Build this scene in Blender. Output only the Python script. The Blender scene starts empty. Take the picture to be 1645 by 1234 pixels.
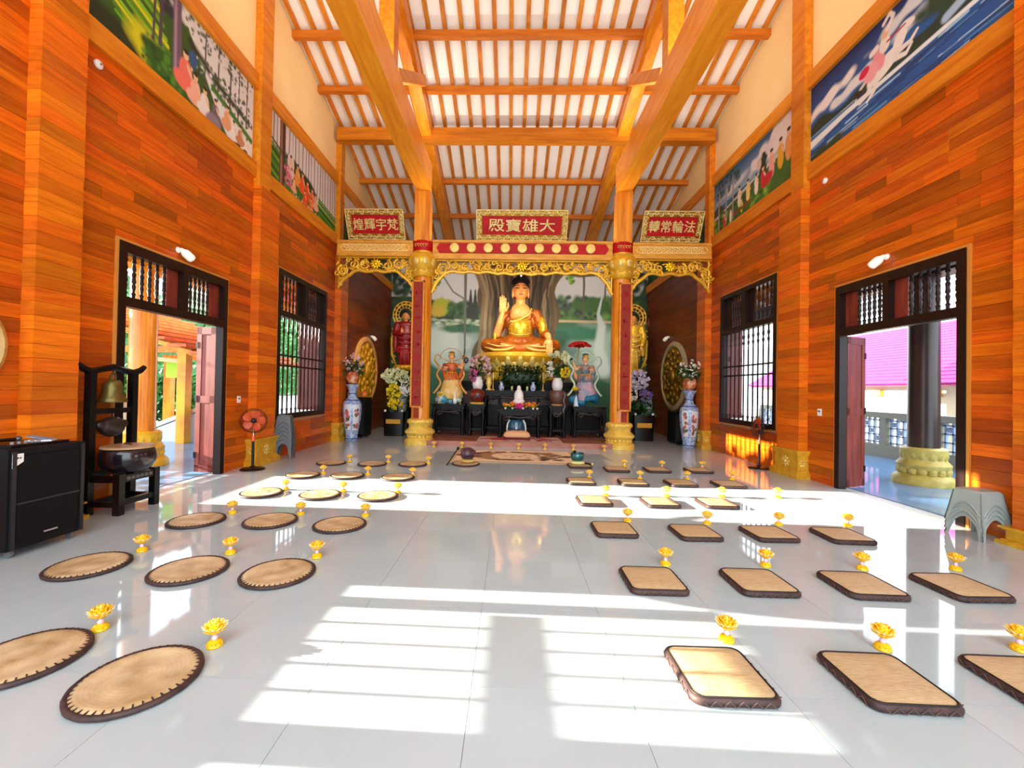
import bpy, math, random
import numpy as np
from mathutils import Vector, Matrix, Euler

scene = bpy.context.scene
col = scene.collection
rnd = random.Random(11)
PI = math.pi

# ------------------------------------------------------------------ camera
cam_d = bpy.data.cameras.new('camera')
cam = bpy.data.objects.new('camera', cam_d)
col.objects.link(cam)
cam_d.sensor_width = 36.0
cam_d.lens = 36.0 * 690.0 / 1645.0
cam_d.shift_x = 18.9 / 1645.0
cam_d.clip_start = 0.05
cam_d.clip_end = 300
cam.matrix_world = (Matrix.Translation((-0.2222, 0, 1.5)) @ Matrix.Rotation(0.0259, 4, 'Z')
                    @ Matrix.Rotation(PI / 2 + 0.0116, 4, 'X') @ Matrix.Rotation(0.0181, 4, 'Z'))
scene.camera = cam

# ------------------------------------------------------------------ sky, sun, exposure
world = bpy.data.worlds.new('sky')
scene.world = world
world.use_nodes = True
wn = world.node_tree.nodes
wl = world.node_tree.links
bg = wn['Background']
bg.inputs['Color'].default_value = (0.80, 0.91, 1.0, 1)
bg.inputs['Strength'].default_value = 2.5

SUN_TAN = 0.24            # low morning sun from the left
sun_d = bpy.data.lights.new('sun', 'SUN')
sun_d.energy = 18.0
sun_d.angle = math.radians(0.4)
sun_d.color = (1.0, 0.93, 0.78)
sun = bpy.data.objects.new('sun', sun_d)
col.objects.link(sun)
sdir = Vector((1.0, -0.02, -SUN_TAN)).normalized()
sun.rotation_euler = sdir.to_track_quat('-Z', 'Y').to_euler()
sun.location = (-30, 6, 12)

scene.view_settings.view_transform = 'Standard'
scene.view_settings.look = 'None'
scene.view_settings.gamma = 1.0
scene.view_settings.use_curve_mapping = False
scene.view_settings.exposure = 1.0
scene.cycles.use_denoising = True
scene.cycles.max_bounces = 8
scene.cycles.diffuse_bounces = 5
scene.cycles.glossy_bounces = 4
scene.cycles.sample_clamp_indirect = 6.0
scene.cycles.caustics_reflective = False
scene.cycles.caustics_refractive = False


# ------------------------------------------------------------------ helpers
def lin(c):
    return tuple((x / 12.92 if x <= 0.04045 else ((x + 0.055) / 1.055) ** 2.4) for x in c)


def H(h):
    return lin(tuple(int(h[i:i + 2], 16) / 255 for i in (0, 2, 4)))


MATS = {}


def mat(name, color, rough=0.5, metal=0.0, spec=0.5, color2=None, scale=(1, 1, 1), nscale=4.0, detail=4.0,
        coords='Object', lo=0.35, hi=0.65, bump=0.0, emit=None, coat=0.0, objrand=0.0, trans=0.0):
    """procedural principled material; color2 = second tone mixed in by noise"""
    if name in MATS:
        return MATS[name]
    m = bpy.data.materials.new(name)
    m.use_nodes = True
    nt = m.node_tree
    b = nt.nodes['Principled BSDF']
    b.inputs['Roughness'].default_value = rough
    b.inputs['Metallic'].default_value = metal
    b.inputs['Specular IOR Level'].default_value = spec
    b.inputs['Coat Weight'].default_value = coat
    b.inputs['Coat Roughness'].default_value = 0.08
    b.inputs['Transmission Weight'].default_value = trans
    b.inputs['Base Color'].default_value = (*color, 1)
    if emit:
        b.inputs['Emission Color'].default_value = (*emit[0], 1)
        b.inputs['Emission Strength'].default_value = emit[1]
    if color2 or bump:
        if coords == 'World':
            src = nt.nodes.new('ShaderNodeNewGeometry').outputs['Position']
        else:
            src = nt.nodes.new('ShaderNodeTexCoord').outputs[coords]
        oi = nt.nodes.new('ShaderNodeObjectInfo')
        mul = nt.nodes.new('ShaderNodeMath'); mul.operation = 'MULTIPLY'; mul.inputs[1].default_value = 53.0
        nt.links.new(oi.outputs['Random'], mul.inputs[0])
        mp = nt.nodes.new('ShaderNodeMapping')
        mp.inputs['Scale'].default_value = scale
        nt.links.new(src, mp.inputs['Vector'])
        add = nt.nodes.new('ShaderNodeVectorMath'); add.operation = 'ADD'
        nt.links.new(mp.outputs[0], add.inputs[0])
        nt.links.new(mul.outputs[0], add.inputs[1])
        no = nt.nodes.new('ShaderNodeTexNoise')
        no.inputs['Scale'].default_value = nscale
        no.inputs['Detail'].default_value = detail
        no.inputs['Roughness'].default_value = 0.6
        no.inputs['Distortion'].default_value = 0.4
        nt.links.new(add.outputs[0], no.inputs['Vector'])
        fac = no.outputs['Fac']
        if color2:
            rp = nt.nodes.new('ShaderNodeValToRGB')
            rp.color_ramp.elements[0].position = lo
            rp.color_ramp.elements[1].position = hi
            rp.color_ramp.elements[0].color = (*color, 1)
            rp.color_ramp.elements[1].color = (*color2, 1)
            nt.links.new(fac, rp.inputs[0])
            out = rp.outputs[0]
            if objrand:
                hs = nt.nodes.new('ShaderNodeHueSaturation')
                mr = nt.nodes.new('ShaderNodeMapRange')
                mr.inputs['To Min'].default_value = 1 - objrand
                mr.inputs['To Max'].default_value = 1 + objrand * 0.7
                nt.links.new(oi.outputs['Random'], mr.inputs['Value'])
                nt.links.new(mr.outputs[0], hs.inputs['Value'])
                # a second per-object number shifts the hue a little
                wh = nt.nodes.new('ShaderNodeTexWhiteNoise'); wh.noise_dimensions = '1D'
                nt.links.new(mul.outputs[0], wh.inputs['W'])
                mr2 = nt.nodes.new('ShaderNodeMapRange')
                mr2.inputs['To Min'].default_value = 0.5 - 0.006
                mr2.inputs['To Max'].default_value = 0.5 + 0.006
                nt.links.new(wh.outputs['Value'], mr2.inputs['Value'])
                nt.links.new(mr2.outputs[0], hs.inputs['Hue'])
                nt.links.new(out, hs.inputs['Color'])
                out = hs.outputs[0]
            nt.links.new(out, b.inputs['Base Color'])
        if bump:
            bp = nt.nodes.new('ShaderNodeBump')
            bp.inputs['Strength'].default_value = bump
            bp.inputs['Distance'].default_value = 0.01
            nt.links.new(fac, bp.inputs['Height'])
            nt.links.new(bp.outputs[0], b.inputs['Normal'])
    MATS[name] = m
    return m


def paint_mat(name, rough=0.6):
    m = bpy.data.materials.new(name)
    m.use_nodes = True
    nt = m.node_tree
    b = nt.nodes['Principled BSDF']
    b.inputs['Roughness'].default_value = rough
    a = nt.nodes.new('ShaderNodeVertexColor')
    a.layer_name = 'paint'
    nt.links.new(a.outputs['Color'], b.inputs['Base Color'])
    return m


class MB:
    def __init__(self):
        self.v = []
        self.f = []

    def add(self, vs, fs):
        o = len(self.v)
        self.v.extend([tuple(p) for p in vs])
        self.f.extend([tuple(i + o for i in f) for f in fs])
        return self

    def bx(self, x0, x1, y0, y1, z0, z1):
        vs = [(x0, y0, z0), (x1, y0, z0), (x1, y1, z0), (x0, y1, z0), (x0, y0, z1), (x1, y0, z1), (x1, y1, z1), (x0, y1, z1)]
        return self.add(vs, [(0, 3, 2, 1), (4, 5, 6, 7), (0, 1, 5, 4), (1, 2, 6, 5), (2, 3, 7, 6), (3, 0, 4, 7)])

    def box(self, c, s, rot=None):
        hx, hy, hz = s[0] / 2, s[1] / 2, s[2] / 2
        vs = [Vector(p) for p in ((-hx, -hy, -hz), (hx, -hy, -hz), (hx, hy, -hz), (-hx, hy, -hz), (-hx, -hy, hz), (hx, -hy, hz), (hx, hy, hz), (-hx, hy, hz))]
        if rot is not None:
            M = Euler(rot).to_matrix() if not isinstance(rot, Matrix) else rot
            vs = [M @ p for p in vs]
        c = Vector(c)
        return self.add([p + c for p in vs], [(0, 3, 2, 1), (4, 5, 6, 7), (0, 1, 5, 4), (1, 2, 6, 5), (2, 3, 7, 6), (3, 0, 4, 7)])

    def bar(self, a, b, w, h, up=(0, 0, 1)):
        """box beam from a to b; w = width across, h = height along 'up'"""
        a, b = Vector(a), Vector(b)
        d = (b - a).normalized()
        up = Vector(up)
        s = d.cross(up).normalized()
        u = s.cross(d).normalized()
        vs = []
        for p in (a, b):
            for i, j in ((-1, -1), (1, -1), (1, 1), (-1, 1)):
                vs.append(p + s * (i * w / 2) + u * (j * h / 2))
        return self.add(vs, [(0, 1, 2, 3), (7, 6, 5, 4), (0, 4, 5, 1), (1, 5, 6, 2), (2, 6, 7, 3), (3, 7, 4, 0)])

    def lathe(self, prof, n=16, c=(0, 0, 0), M=None, sx=1.0, sy=1.0, capped=True):
        """prof: list of (r, z) from bottom to top around local z"""
        c = Vector(c)
        vs = []
        fs = []
        for r, z in prof:
            for k in range(n):
                a = 2 * PI * k / n
                p = Vector((r * math.cos(a) * sx, r * math.sin(a) * sy, z))
                if M is not None:
                    p = M @ p
                vs.append(p + c)
        for i in range(len(prof) - 1):
            for k in range(n):
                k2 = (k + 1) % n
                fs.append((i * n + k, i * n + k2, (i + 1) * n + k2, (i + 1) * n + k))
        if capped:
            fs.append(tuple(range(n - 1, -1, -1)))
            o = (len(prof) - 1) * n
            fs.append(tuple(o + k for k in range(n)))
        return self.add(vs, fs)

    def tube(self, pts, r, n=6, closed=False, flat=1.0, up=None):
        pts = [Vector(p) for p in pts]
        N = len(pts)
        rs = r if isinstance(r, (list, tuple)) else [r] * N
        vs, fs = [], []
        prev = None
        for i, p in enumerate(pts):
            if closed:
                d = pts[(i + 1) % N] - pts[i - 1]
            else:
                d = pts[min(i + 1, N - 1)] - pts[max(i - 1, 0)]
            d = d.normalized() if d.length > 1e-9 else Vector((0, 0, 1))
            if up is not None:
                u = Vector(up)
            elif prev is None:
                u = Vector((0, 0, 1)) if abs(d.z) < 0.9 else Vector((1, 0, 0))
            else:
                u = prev
            u = (u - d * u.dot(d))
            if u.length < 1e-6:
                u = Vector((1, 0, 0)) - d * d.x
            u.normalize()
            prev = u
            s = d.cross(u)
            for k in range(n):
                a = 2 * PI * k / n
                vs.append(p + u * (math.cos(a) * rs[i] * flat) + s * (math.sin(a) * rs[i]))
        for i in range(N if closed else N - 1):
            j = (i + 1) % N
            for k in range(n):
                k2 = (k + 1) % n
                fs.append((i * n + k, j * n + k, j * n + k2, i * n + k2))
        if not closed:
            fs.append(tuple(range(n)))
            fs.append(tuple((N - 1) * n + k for k in range(n - 1, -1, -1)))
        return self.add(vs, fs)

    def ell(self, c, r, n=10, m=7, rot=None):
        c = Vector(c)
        if not isinstance(r, (list, tuple)):
            r = (r, r, r)
        M = None
        if rot is not None:
            M = rot if isinstance(rot, Matrix) else Euler(rot).to_matrix()
        vs, fs = [], []
        for i in range(1, m):
            t = PI * i / m
            for k in range(n):
                a = 2 * PI * k / n
                p = Vector((r[0] * math.sin(t) * math.cos(a), r[1] * math.sin(t) * math.sin(a), -r[2] * math.cos(t)))
                vs.append((M @ p if M else p) + c)
        p0, p1 = Vector((0, 0, -r[2])), Vector((0, 0, r[2]))
        vs.append((M @ p0 if M else p0) + c)
        vs.append((M @ p1 if M else p1) + c)
        b, t = len(vs) - 2, len(vs) - 1
        for i in range(m - 2):
            for k in range(n):
                k2 = (k + 1) % n
                fs.append((i * n + k, i * n + k2, (i + 1) * n + k2, (i + 1) * n + k))
        for k in range(n):
            k2 = (k + 1) % n
            fs.append((b, k2, k))
            fs.append((t, (m - 2) * n + k, (m - 2) * n + k2))
        return self.add(vs, fs)

    def prism(self, poly, t0, t1, fn):
        """polygon (a,b) extruded from t0 to t1; fn(a,b,t) -> xyz"""
        n = len(poly)
        vs = [fn(a, b, t0) for a, b in poly] + [fn(a, b, t1) for a, b in poly]
        fs = [tuple(range(n - 1, -1, -1)), tuple(range(n, 2 * n))]
        for k in range(n):
            k2 = (k + 1) % n
            fs.append((k, k2, n + k2, n + k))
        return self.add(vs, fs)

    def xf(self, M, start=0):
        M = M if isinstance(M, Matrix) else M
        for i in range(start, len(self.v)):
            self.v[i] = tuple(M @ Vector(self.v[i]))
        return self

    def mesh(self, name, m=None, smooth=False):
        me = bpy.data.meshes.new(name)
        me.from_pydata(self.v, [], self.f)
        if m is not None:
            me.materials.append(m)
        if smooth:
            me.polygons.foreach_set('use_smooth', [True] * len(me.polygons))
            if smooth is not True:
                me.set_sharp_from_angle(angle=math.radians(smooth))
        me.update()
        return me

    def build(self, name, m, parent=None, smooth=False):
        return inst(name, self.mesh(name, m, smooth), parent)


def inst(name, me, parent=None, loc=None, rot=None, scale=None):
    o = bpy.data.objects.new(name, me)
    col.objects.link(o)
    if parent is not None:
        o.parent = parent
    if loc is not None:
        o.location = loc
    if rot is not None:
        o.rotation_euler = rot
    if scale is not None:
        o.scale = scale
    return o


def tag(o, label, cat, group=None, kind=None):
    if label:
        o['label'] = label
    if cat:
        o['category'] = cat
    if group:
        o['group'] = group
    if kind:
        o['kind'] = kind
    return o


def thing(name, label, cat, loc=(0, 0, 0), rz=0.0, group=None):
    o = bpy.data.objects.new(name, None)
    col.objects.link(o)
    o.location = loc
    o.rotation_euler = (0, 0, rz)
    o.empty_display_size = 0.1
    return tag(o, label, cat, group)


def struct(name, label=None):
    o = bpy.data.objects.new(name, None)
    col.objects.link(o)
    o['kind'] = 'structure'
    if label:
        o['label'] = label
    return o


def copy_tree(o, parent=None):
    c = o.copy()
    col.objects.link(c)
    c.parent = parent
    for ch in list(o.children):
        copy_tree(ch, c)
    return c


def remesh(mb, voxel, smooth=4, name='tmp'):
    """overlapping shapes -> one continuous surface"""
    me = mb.mesh(name)
    o = bpy.data.objects.new(name, me)
    col.objects.link(o)
    r = o.modifiers.new('r', 'REMESH')
    r.mode = 'VOXEL'
    r.voxel_size = voxel
    if smooth:
        s = o.modifiers.new('s', 'SMOOTH')
        s.iterations = smooth
        s.factor = 0.5
    dg = bpy.context.evaluated_depsgraph_get()
    out = bpy.data.meshes.new_from_object(o.evaluated_get(dg))
    bpy.data.objects.remove(o)
    bpy.data.meshes.remove(me)
    out.polygons.foreach_set('use_smooth', [True] * len(out.polygons))
    return out


def with_mat(me, m):
    me.materials.clear()
    me.materials.append(m)
    return me


def cr(pts, k=6):
    """smooth Catmull-Rom path through points"""
    P_ = [Vector(p) for p in pts]
    P_ = [P_[0] * 2 - P_[1]] + P_ + [P_[-1] * 2 - P_[-2]]
    out = []
    for i in range(1, len(P_) - 2):
        a, b, c, d = P_[i - 1:i + 3]
        for j in range(k):
            t = j / k
            out.append(.5 * ((2 * b) + (c - a) * t + (2 * a - 5 * b + 4 * c - d) * t * t + (3 * b - a - 3 * c + d) * t ** 3))
    out.append(P_[-2])
    return out


CUBE = {}


def cube(m):
    """shared unit cube per material"""
    if m.name not in CUBE:
        CUBE[m.name] = MB().bx(-.5, .5, -.5, .5, -.5, .5).mesh('block', m)
    return CUBE[m.name]


def block(name, m, x0, x1, y0, y1, z0, z1, parent=None):
    return inst(name, cube(m), parent, ((x0 + x1) / 2, (y0 + y1) / 2, (z0 + z1) / 2), None,
                (abs(x1 - x0), abs(y1 - y0), abs(z1 - z0)))


# ------------------------------------------------------------------ materials
M_plank = mat('orange wall plank', H('dc6a0a'), 0.36, 0, 0.35, H('a84404'), (3.0, 0.9, 16), 1.6, 5, 'World', 0.3, 0.72, objrand=0.42, coat=0.1)
M_plankshade = mat('shade-darkened alcove plank', H('8c3a08'), 0.4, 0, 0.3, H('602404'), (3.0, 0.9, 16), 1.6, 5, 'World', 0.3, 0.72, objrand=0.3)  # alcove shade put into the plank colour
M_tie = mat('bright tie beam', H('ffb030'), 0.38, 0, 0.35, H('ee8c18'), (8, 0.8, 8), 1.3, 5, 'World', 0.32, 0.7)
M_pil = mat('orange pilaster board', H('ea7812'), 0.36, 0, 0.35, H('c45808'), (3.0, 1.2, 16), 1.6, 5, 'World', 0.3, 0.72, objrand=0.26, coat=0.15)
M_beam = mat('golden orange beam', H('f09c22'), 0.38, 0, 0.35, H('d07012'), (8, 0.8, 8), 1.3, 5, 'World', 0.32, 0.7, objrand=0.12)
M_beamx = mat('golden orange cross beam', H('dc861e'), 0.42, 0, 0.35, H('b66010'), (0.8, 8, 8), 1.3, 5, 'World', 0.32, 0.7, objrand=0.12)
M_column = mat('polished column wood', H('f2a02c'), 0.28, 0, 0.4, H('cc6c14'), (9, 9, 0.7), 1.2, 4, 'World', 0.35, 0.65, coat=0.3)
M_rafter = mat('rafter wood', H('dc8c2c'), 0.5, 0, 0.3, H('b4641a'), (8, 0.8, 8), 1.3, 4, 'World', 0.3, 0.7, objrand=0.2)
M_ceil = mat('white ceiling board', H('f8f6f0'), 0.7)
M_cream = mat('cream plaster', H('fbdfa0'), 0.75, color2=H('f8d898'), scale=(1, 1, 1), nscale=1.5, coords='World')
M_core = mat('wall core', H('b8a890'), 0.8)
M_dark = mat('dark brown joinery', H('26100a'), 0.4, 0, 0.3, H('1a0a06'), (6, 6, 0.8), 2, 4, 'World', 0.35, 0.65)
M_leaf = mat('red brown door leaf', H('8c3a2c'), 0.4, 0, 0.4, H('6a2418'), (6, 6, 0.8), 2, 4, 'World', 0.35, 0.65)
M_trimw = mat('pale wood strip', H('d08a3a'), 0.45)
M_tile = mat('polished pale floor tile', H('b9c7cb'), 0.045, 0, 0.55, H('aebdc2'), (0.8, 0.8, 0.8), 1.6, 6, 'World', 0.3, 0.75)
M_grout = mat('floor grout', H('b4b6b8'), 0.6)
M_gold = mat('gold paint', H('f0c034'), 0.34, 0.35, 0.5, H('d89c20'), (1, 1, 1), 9, 3, 'Object', 0.35, 0.7)
M_goldlt = mat('pale gold', H('f0d880'), 0.38, 0.2, 0.5, H('dcb850'), (1, 1, 1), 12, 3, 'Object', 0.35, 0.7)
M_golddk = mat('old gold', H('b88a24'), 0.32, 0.7, 0.5, H('8a6014'), (1, 1, 1), 9, 3, 'Object', 0.35, 0.7)
M_red = mat('lacquer red', H('c00e18'), 0.45, 0, 0.25, H('a80a12'), (1, 1, 1), 5)
M_redwood = mat('carved red brown panel', H('9c3014'), 0.5, 0, 0.25, H('80200c'), (1, 1, 1), 14)
M_black = mat('black lacquer', H('0a0809'), 0.35, 0, 0.3)
M_ebony = mat('dark carved altar wood', H('0b0808'), 0.42, 0, 0.18, H('140d0d'), (1, 1, 1), 6)
M_white = mat('white glaze', H('f0efec'), 0.3)
M_step = mat('reddish marble step', H('b87a64'), 0.25, 0, 0.5, H('9c5c48'), (1, 3, 3), 1.5, 6, 'World', 0.3, 0.7)
# ================================================================== THE SETTING
W = 5.07
Y_END = 17.0
TS = 0.787
ROWH = 5.34 / 38


def zr(y):
    if y < 4.5:
        y = 9 - y
    return 9.28 - .262 * (y - 8.5) if y < 11.7 else 8.44 - .30 * (y - 11.7)


# ---- floor
floor = struct('floor', 'polished pale grey tile floor of the hall')
MB().bx(-5.30, 5.30, -4, Y_END + .2, -0.10, -0.014).build('floor_bed', M_grout, floor)
tile_me = MB().bx(-TS / 2 + .0011, TS / 2 - .0011, -TS / 2 + .0011, TS / 2 - .0011, -.014, 0).mesh('floor_tile', M_tile)
for i in range(13):
    for j in range(21):
        inst('floor_tile', tile_me, floor, (0.39 + TS * (i - 6.5), 0.60 + TS * (j + .5), 0))
mb = MB()
for i in range(13):
    for j in range(-6, 0):
        x, y = 0.39 + TS * (i - 6.5), 0.60 + TS * (j + .5)
        mb.bx(x - TS / 2 + .001, x + TS / 2 - .001, y - TS / 2 + .001, y + TS / 2 - .001, -.014, 0)
o = mb.build('floor_tiles_behind', M_tile, floor)
o['kind'] = 'stuff'

# ---- side walls
DOOR = (5.113, 7.117, 0.0, 3.247)
WIN = (8.696, 10.986, 0.775, 3.921)
WNEAR = (1.0, 3.32, 0.775, 3.921)


def wall_core(parent, s):
    ops = sorted([WNEAR, DOOR, WIN])
    y = -2.5
    mb = MB()

    def seg(a, b, z0, z1):
        x0, x1 = (5.095, 5.17) if s > 0 else (-5.17, -5.095)
        mb.bx(x0, x1, a, b, z0, z1)
    for (a, b, z0, z1) in ops:
        seg(y, a, 0, 5.34)
        if z0 > 0:
            seg(a, b, 0, z0)
        seg(a, b, z1, 5.34)
        y = b
    seg(y, Y_END, 0, 5.34)
    mb.build('wall_core', M_core, parent)
    # cream upper wall up to the roof line
    ys = [-2.5, 4.5, 11.7, Y_END]
    poly = [(-2.5, 5.34)] + [(Y_END, 5.34)] + [(yy, zr(yy) + .16) for yy in reversed(ys)]
    m2 = MB()
    m2.prism(poly, s * 5.10, s * 5.17, lambda a, b, t: (t, a, b))
    m2.build('upper_wall', M_cream, parent)


def plank_wall(parent, s, y0, y1, ops, mm, skip=(), lmin=.55, lmax=1.35):
    for r in range(38):
        za, zb = r * ROWH, (r + 1) * ROWH
        ivs = [(y0, y1)]
        for (a, b, c, d) in list(ops) + list(skip):
            if zb <= c + .02 or za >= d - .02:
                continue
            nv = []
            for (p, q) in ivs:
                if b <= p or a >= q:
                    nv.append((p, q))
                else:
                    if a - p > .02:
                        nv.append((p, a))
                    if q - b > .02:
                        nv.append((b, q))
            ivs = nv
        for (p, q) in ivs:
            y = p
            first = True
            while y < q - 1e-4:
                L = rnd.uniform(lmin, lmax)
                if first:
                    L *= rnd.uniform(.4, 1)
                    first = False
                e = min(q, y + L)
                if q - e < .3:
                    e = q
                t = rnd.uniform(0, .005)
                xa, xb = s * 5.095, s * (5.070 - t)
                block('plank', mm, xa, xb, y + .0012, e - .0012, za + .0015, zb - .0015, parent)
                y = e


PILS = ((4.10, 4.55, .14, 5.74), (7.80, 8.42, .16, 5.20), (11.55, 12.05, .17, 5.34))
for s, side in ((-1, 'left'), (1, 'right')):
    w = struct('wall_' + side, 'orange wood plank wall with painted frieze on the %s side' % side)
    wall_core(w, s)
    skip = [(a, b, 0, h) for (a, b, p, h) in PILS]
    plank_wall(w, s, 3.0, 11.75, [DOOR, WIN, WNEAR], M_plank, skip)
    # planks nearer than the picture shows: one piece
    mb = MB()
    for r in range(38):
        y = -2.5
        while y < 3.0:
            e = min(3.0, y + rnd.uniform(.8, 1.6))
            za, zb = r * ROWH, (r + 1) * ROWH
            if not (zb > WNEAR[2] and za < WNEAR[3] and e > WNEAR[0]):
                mb.bx(s * 5.095, s * 5.07, y + .001, e - .001, za + .0015, zb - .0015)
            y = e
    o = mb.build('planks_behind', M_plank, w)
    o['kind'] = 'stuff'
    wa = struct('wall_alcove_' + side, 'plank wall of the %s altar alcove, shade in its colour' % side)
    plank_wall(wa, s, 11.75, Y_END, [], M_plankshade, [(11.55, 12.05, 0, 5.34)], .9, 1.7)
    # frieze beams and posts on the wall
    t = struct('trim_frieze_' + side, 'orange frieze beams and posts on the %s wall' % side)
    for (a, b) in ((4.55, 7.80), (8.15, 11.50), (11.75, Y_END)):
        block('frieze_beam', M_beam, s * 5.10, s * 5.01, a, b, 5.34, 5.62, t)
        block('frieze_beam', M_beam, s * 5.10, s * 5.01, a, b, 6.98, 7.27, t)
    block('frieze_post', M_beam, s * 5.10, s * 4.95, 7.80, 8.15, 5.20, zr(8) + .05, t)
    block('frieze_post', M_beam, s * 5.10, s * 4.95, 11.50, 11.75, 5.34, 8.15, t)
    block('frieze_post', M_beam, s * 5.10, s * 4.97, 4.25, 4.55, 5.74, zr(4.4), t)
    # pilasters: one board per course, gilded pedestal below
    for n, (a, b, p, h) in enumerate(PILS):
        pl = struct('trim_pilaster_%s_%d' % (side, n + 1), 'board-clad wall pilaster on the %s side' % side)
        r = 0
        z = .50 if n else .18
        while z < h - .01:
            z2 = min(h, z + ROWH)
            e = rnd.uniform(-.002, .002)
            block('pilaster_board', M_pil, s * 5.095, s * (5.07 - p + e), a + e, b - e, z + .0015, z2 - .0015, pl)
            z = z2
        g = MB()
        for (q, z0, z1) in ((.085, 0, .10), (.055, .10, .14), (.03, .14, .40), (.05, .40, .45), (.07, .45, .50)):
            if n == 0:
                z0, z1 = z0 * .36, z1 * .36
            g.bx(min(s * 5.09, s * (5.07 - p - q)), max(s * 5.09, s * (5.07 - p - q)), a - q, b + q, z0, z1)
        ped = g.build('pedestal', M_gold, pl)
        if n == 0:
            continue
        g = MB()
        xf = s * (5.07 - p - .032)
        yc = (a + b) / 2
        for k in range(8):
            an = k * PI / 4
            g.ell((xf, yc + math.cos(an) * .07, .27 + math.sin(an) * .07), (.012, .04, .022), 6, 4, (an, 0, 0))
        g.ell((xf, yc, .27), (.02, .03, .03), 8, 5)
        yf = a - .032
        xc = s * (5.07 - p / 2 - .02)
        for k in range(6):
            an = k * PI / 3
            g.ell((xc + math.cos(an) * .04, yf, .27 + math.sin(an) * .05), (.025, .012, .02), 6, 4)
        g.build('pedestal_ornament', M_goldlt, pl)

# ---- back wall
wb = struct('wall_back', 'back wall behind the altar')
MB().bx(-5.30, 5.30, Y_END + .02, Y_END + .2, 0, 8.0).build('wall_core', M_core, wb)

# ---- ceiling
ceil = struct('ceiling', 'sloping timber roof with white boards between the rafters')
ys = [-2.6, 4.5, 11.7, Y_END + .3]
top = [(y, zr(y) + .14) for y in ys]
poly = top + [(y, z + .08) for y, z in reversed(top)]
MB().prism(poly, -5.9, 5.9, lambda a, b, t: (t, a, b)).build('roof_board', M_ceil, ceil)
NR = 29
for i in range(NR):
    x = -4.98 + 9.96 * i / (NR - 1)
    m2 = MB()
    pts = [4.5, 11.7, Y_END]
    for a, b in zip(pts[:-1], pts[1:]):
        m2.bar((x, a, zr(a) + .10), (x, b, zr(b) + .10), .085, .085)
    m2.build('rafter', M_rafter, ceil)
m2 = MB()
for i in range(NR):
    x = -4.98 + 9.96 * i / (NR - 1)
    m2.bar((x, -2.5, zr(-2.5) + .10), (x, 4.5, zr(4.5) + .10), .085, .085)
o = m2.build('rafters_behind', M_rafter, ceil)
o['kind'] = 'stuff'
for y in (4.5, 5.7, 6.85, 7.95, 9.13, 10.37, 13.30, 14.85, 16.4):
    MB().bar((-5.1, y, zr(y) - .01), (5.1, y, zr(y) - .01), .12, .15).build('purlin', M_beamx, ceil)
MB().bx(-5.0, 5.0, 11.27, 11.53, 8.08, 8.42).build('ridge_beam', M_beamx, ceil)
for s in (-1, 1):
    block('tie_beam', M_tie, s * 2.42, s * 2.82, 1.0, 11.28, 6.70, 7.38, ceil)
    m2 = MB()
    for a, b in ((4.5, 11.7), (11.7, Y_END)):
        m2.bar((s * 2.60, a, zr(a) - .22), (s * 2.60, b, zr(b) - .22), .30, .30)
    m2.build('principal_rafter', M_beam, ceil)
    block('king_post', M_beam, s * 2.46, s * 2.74, 7.65, 7.95, 7.38, zr(7.8) - .3, ceil)
    MB().bar((s * 2.60, 8.2, 7.55), (s * 2.40, 9.7, 8.52), .22, .22).build('brace', M_beam, ceil)
    block('post_top', M_column, s * 2.45, s * 2.85, 11.20, 11.56, 5.36, 6.72, ceil)


# ---- windows and doors
def baluster_mesh(h, name='baluster'):
    pr = [(.020, 0), (.020, .05), (.028, .07), (.014, .09)]
    pr += [(.027, .30 * h), (.016, .36 * h), (.028, .40 * h), (.022, .5 * h), (.028, .60 * h), (.016, .64 * h), (.027, .70 * h)]
    pr += [(.014, h - .09), (.028, h - .07), (.020, h - .05), (.020, h)]
    return MB().lathe(pr, 7).mesh(name, M_dark, 50)


BAL_T = baluster_mesh(.66)
BAL_D = baluster_mesh(.55)
pr = [(.020, 0), (.020, .06), (.030, .09), (.016, .12), (.019, .4), (.019, 1.55), (.016, 1.72), (.030, 1.78), (.016, 1.84), (.030, 1.92), (.020, 1.98), (.020, 2.08)]
BAL_L = MB().lathe(pr, 7).mesh('baluster', M_dark, 50)


def frame_strip(s, parent, y0, y1, z0, z1, bottom=True):
    x0, x1 = s * 5.075, s * 5.045
    e = .035
    block('casing_strip', M_trimw, x0, x1, y0 - e, y0, z0 - (e if bottom else 0), z1 + e, parent)
    block('casing_strip', M_trimw, x0, x1, y1, y1 + e, z0 - (e if bottom else 0), z1 + e, parent)
    block('casing_strip', M_trimw, x0, x1, y0, y1, z1, z1 + e, parent)
    if bottom:
        block('casing_strip', M_trimw, x0, x1, y0, y1, z0 - e, z0, parent)


def shutter(parent, s, yh, ang, wd, z0, z1, m, name='shutter'):
    """board leaf hinged at y=yh on the outer face, swung outwards by ang from the wall line"""
    m2 = MB()
    m2.bx(0, wd, -.02, .02, z0, z1)
    for (a, b, c, d) in ((0, .09, z0, z1), (wd - .09, wd, z0, z1), (0, wd, z0, z0 + .12), (0, wd, z1 - .12, z1), (0, wd, (z0 + z1) / 2 - .06, (z0 + z1) / 2 + .06)):
        m2.bx(a, b, -.03, .03, c, d)
    o = m2.build(name, m, parent)
    o.location = (s * 5.17, yh, 0)
    o.rotation_euler = (0, 0, ang)
    return o


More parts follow.
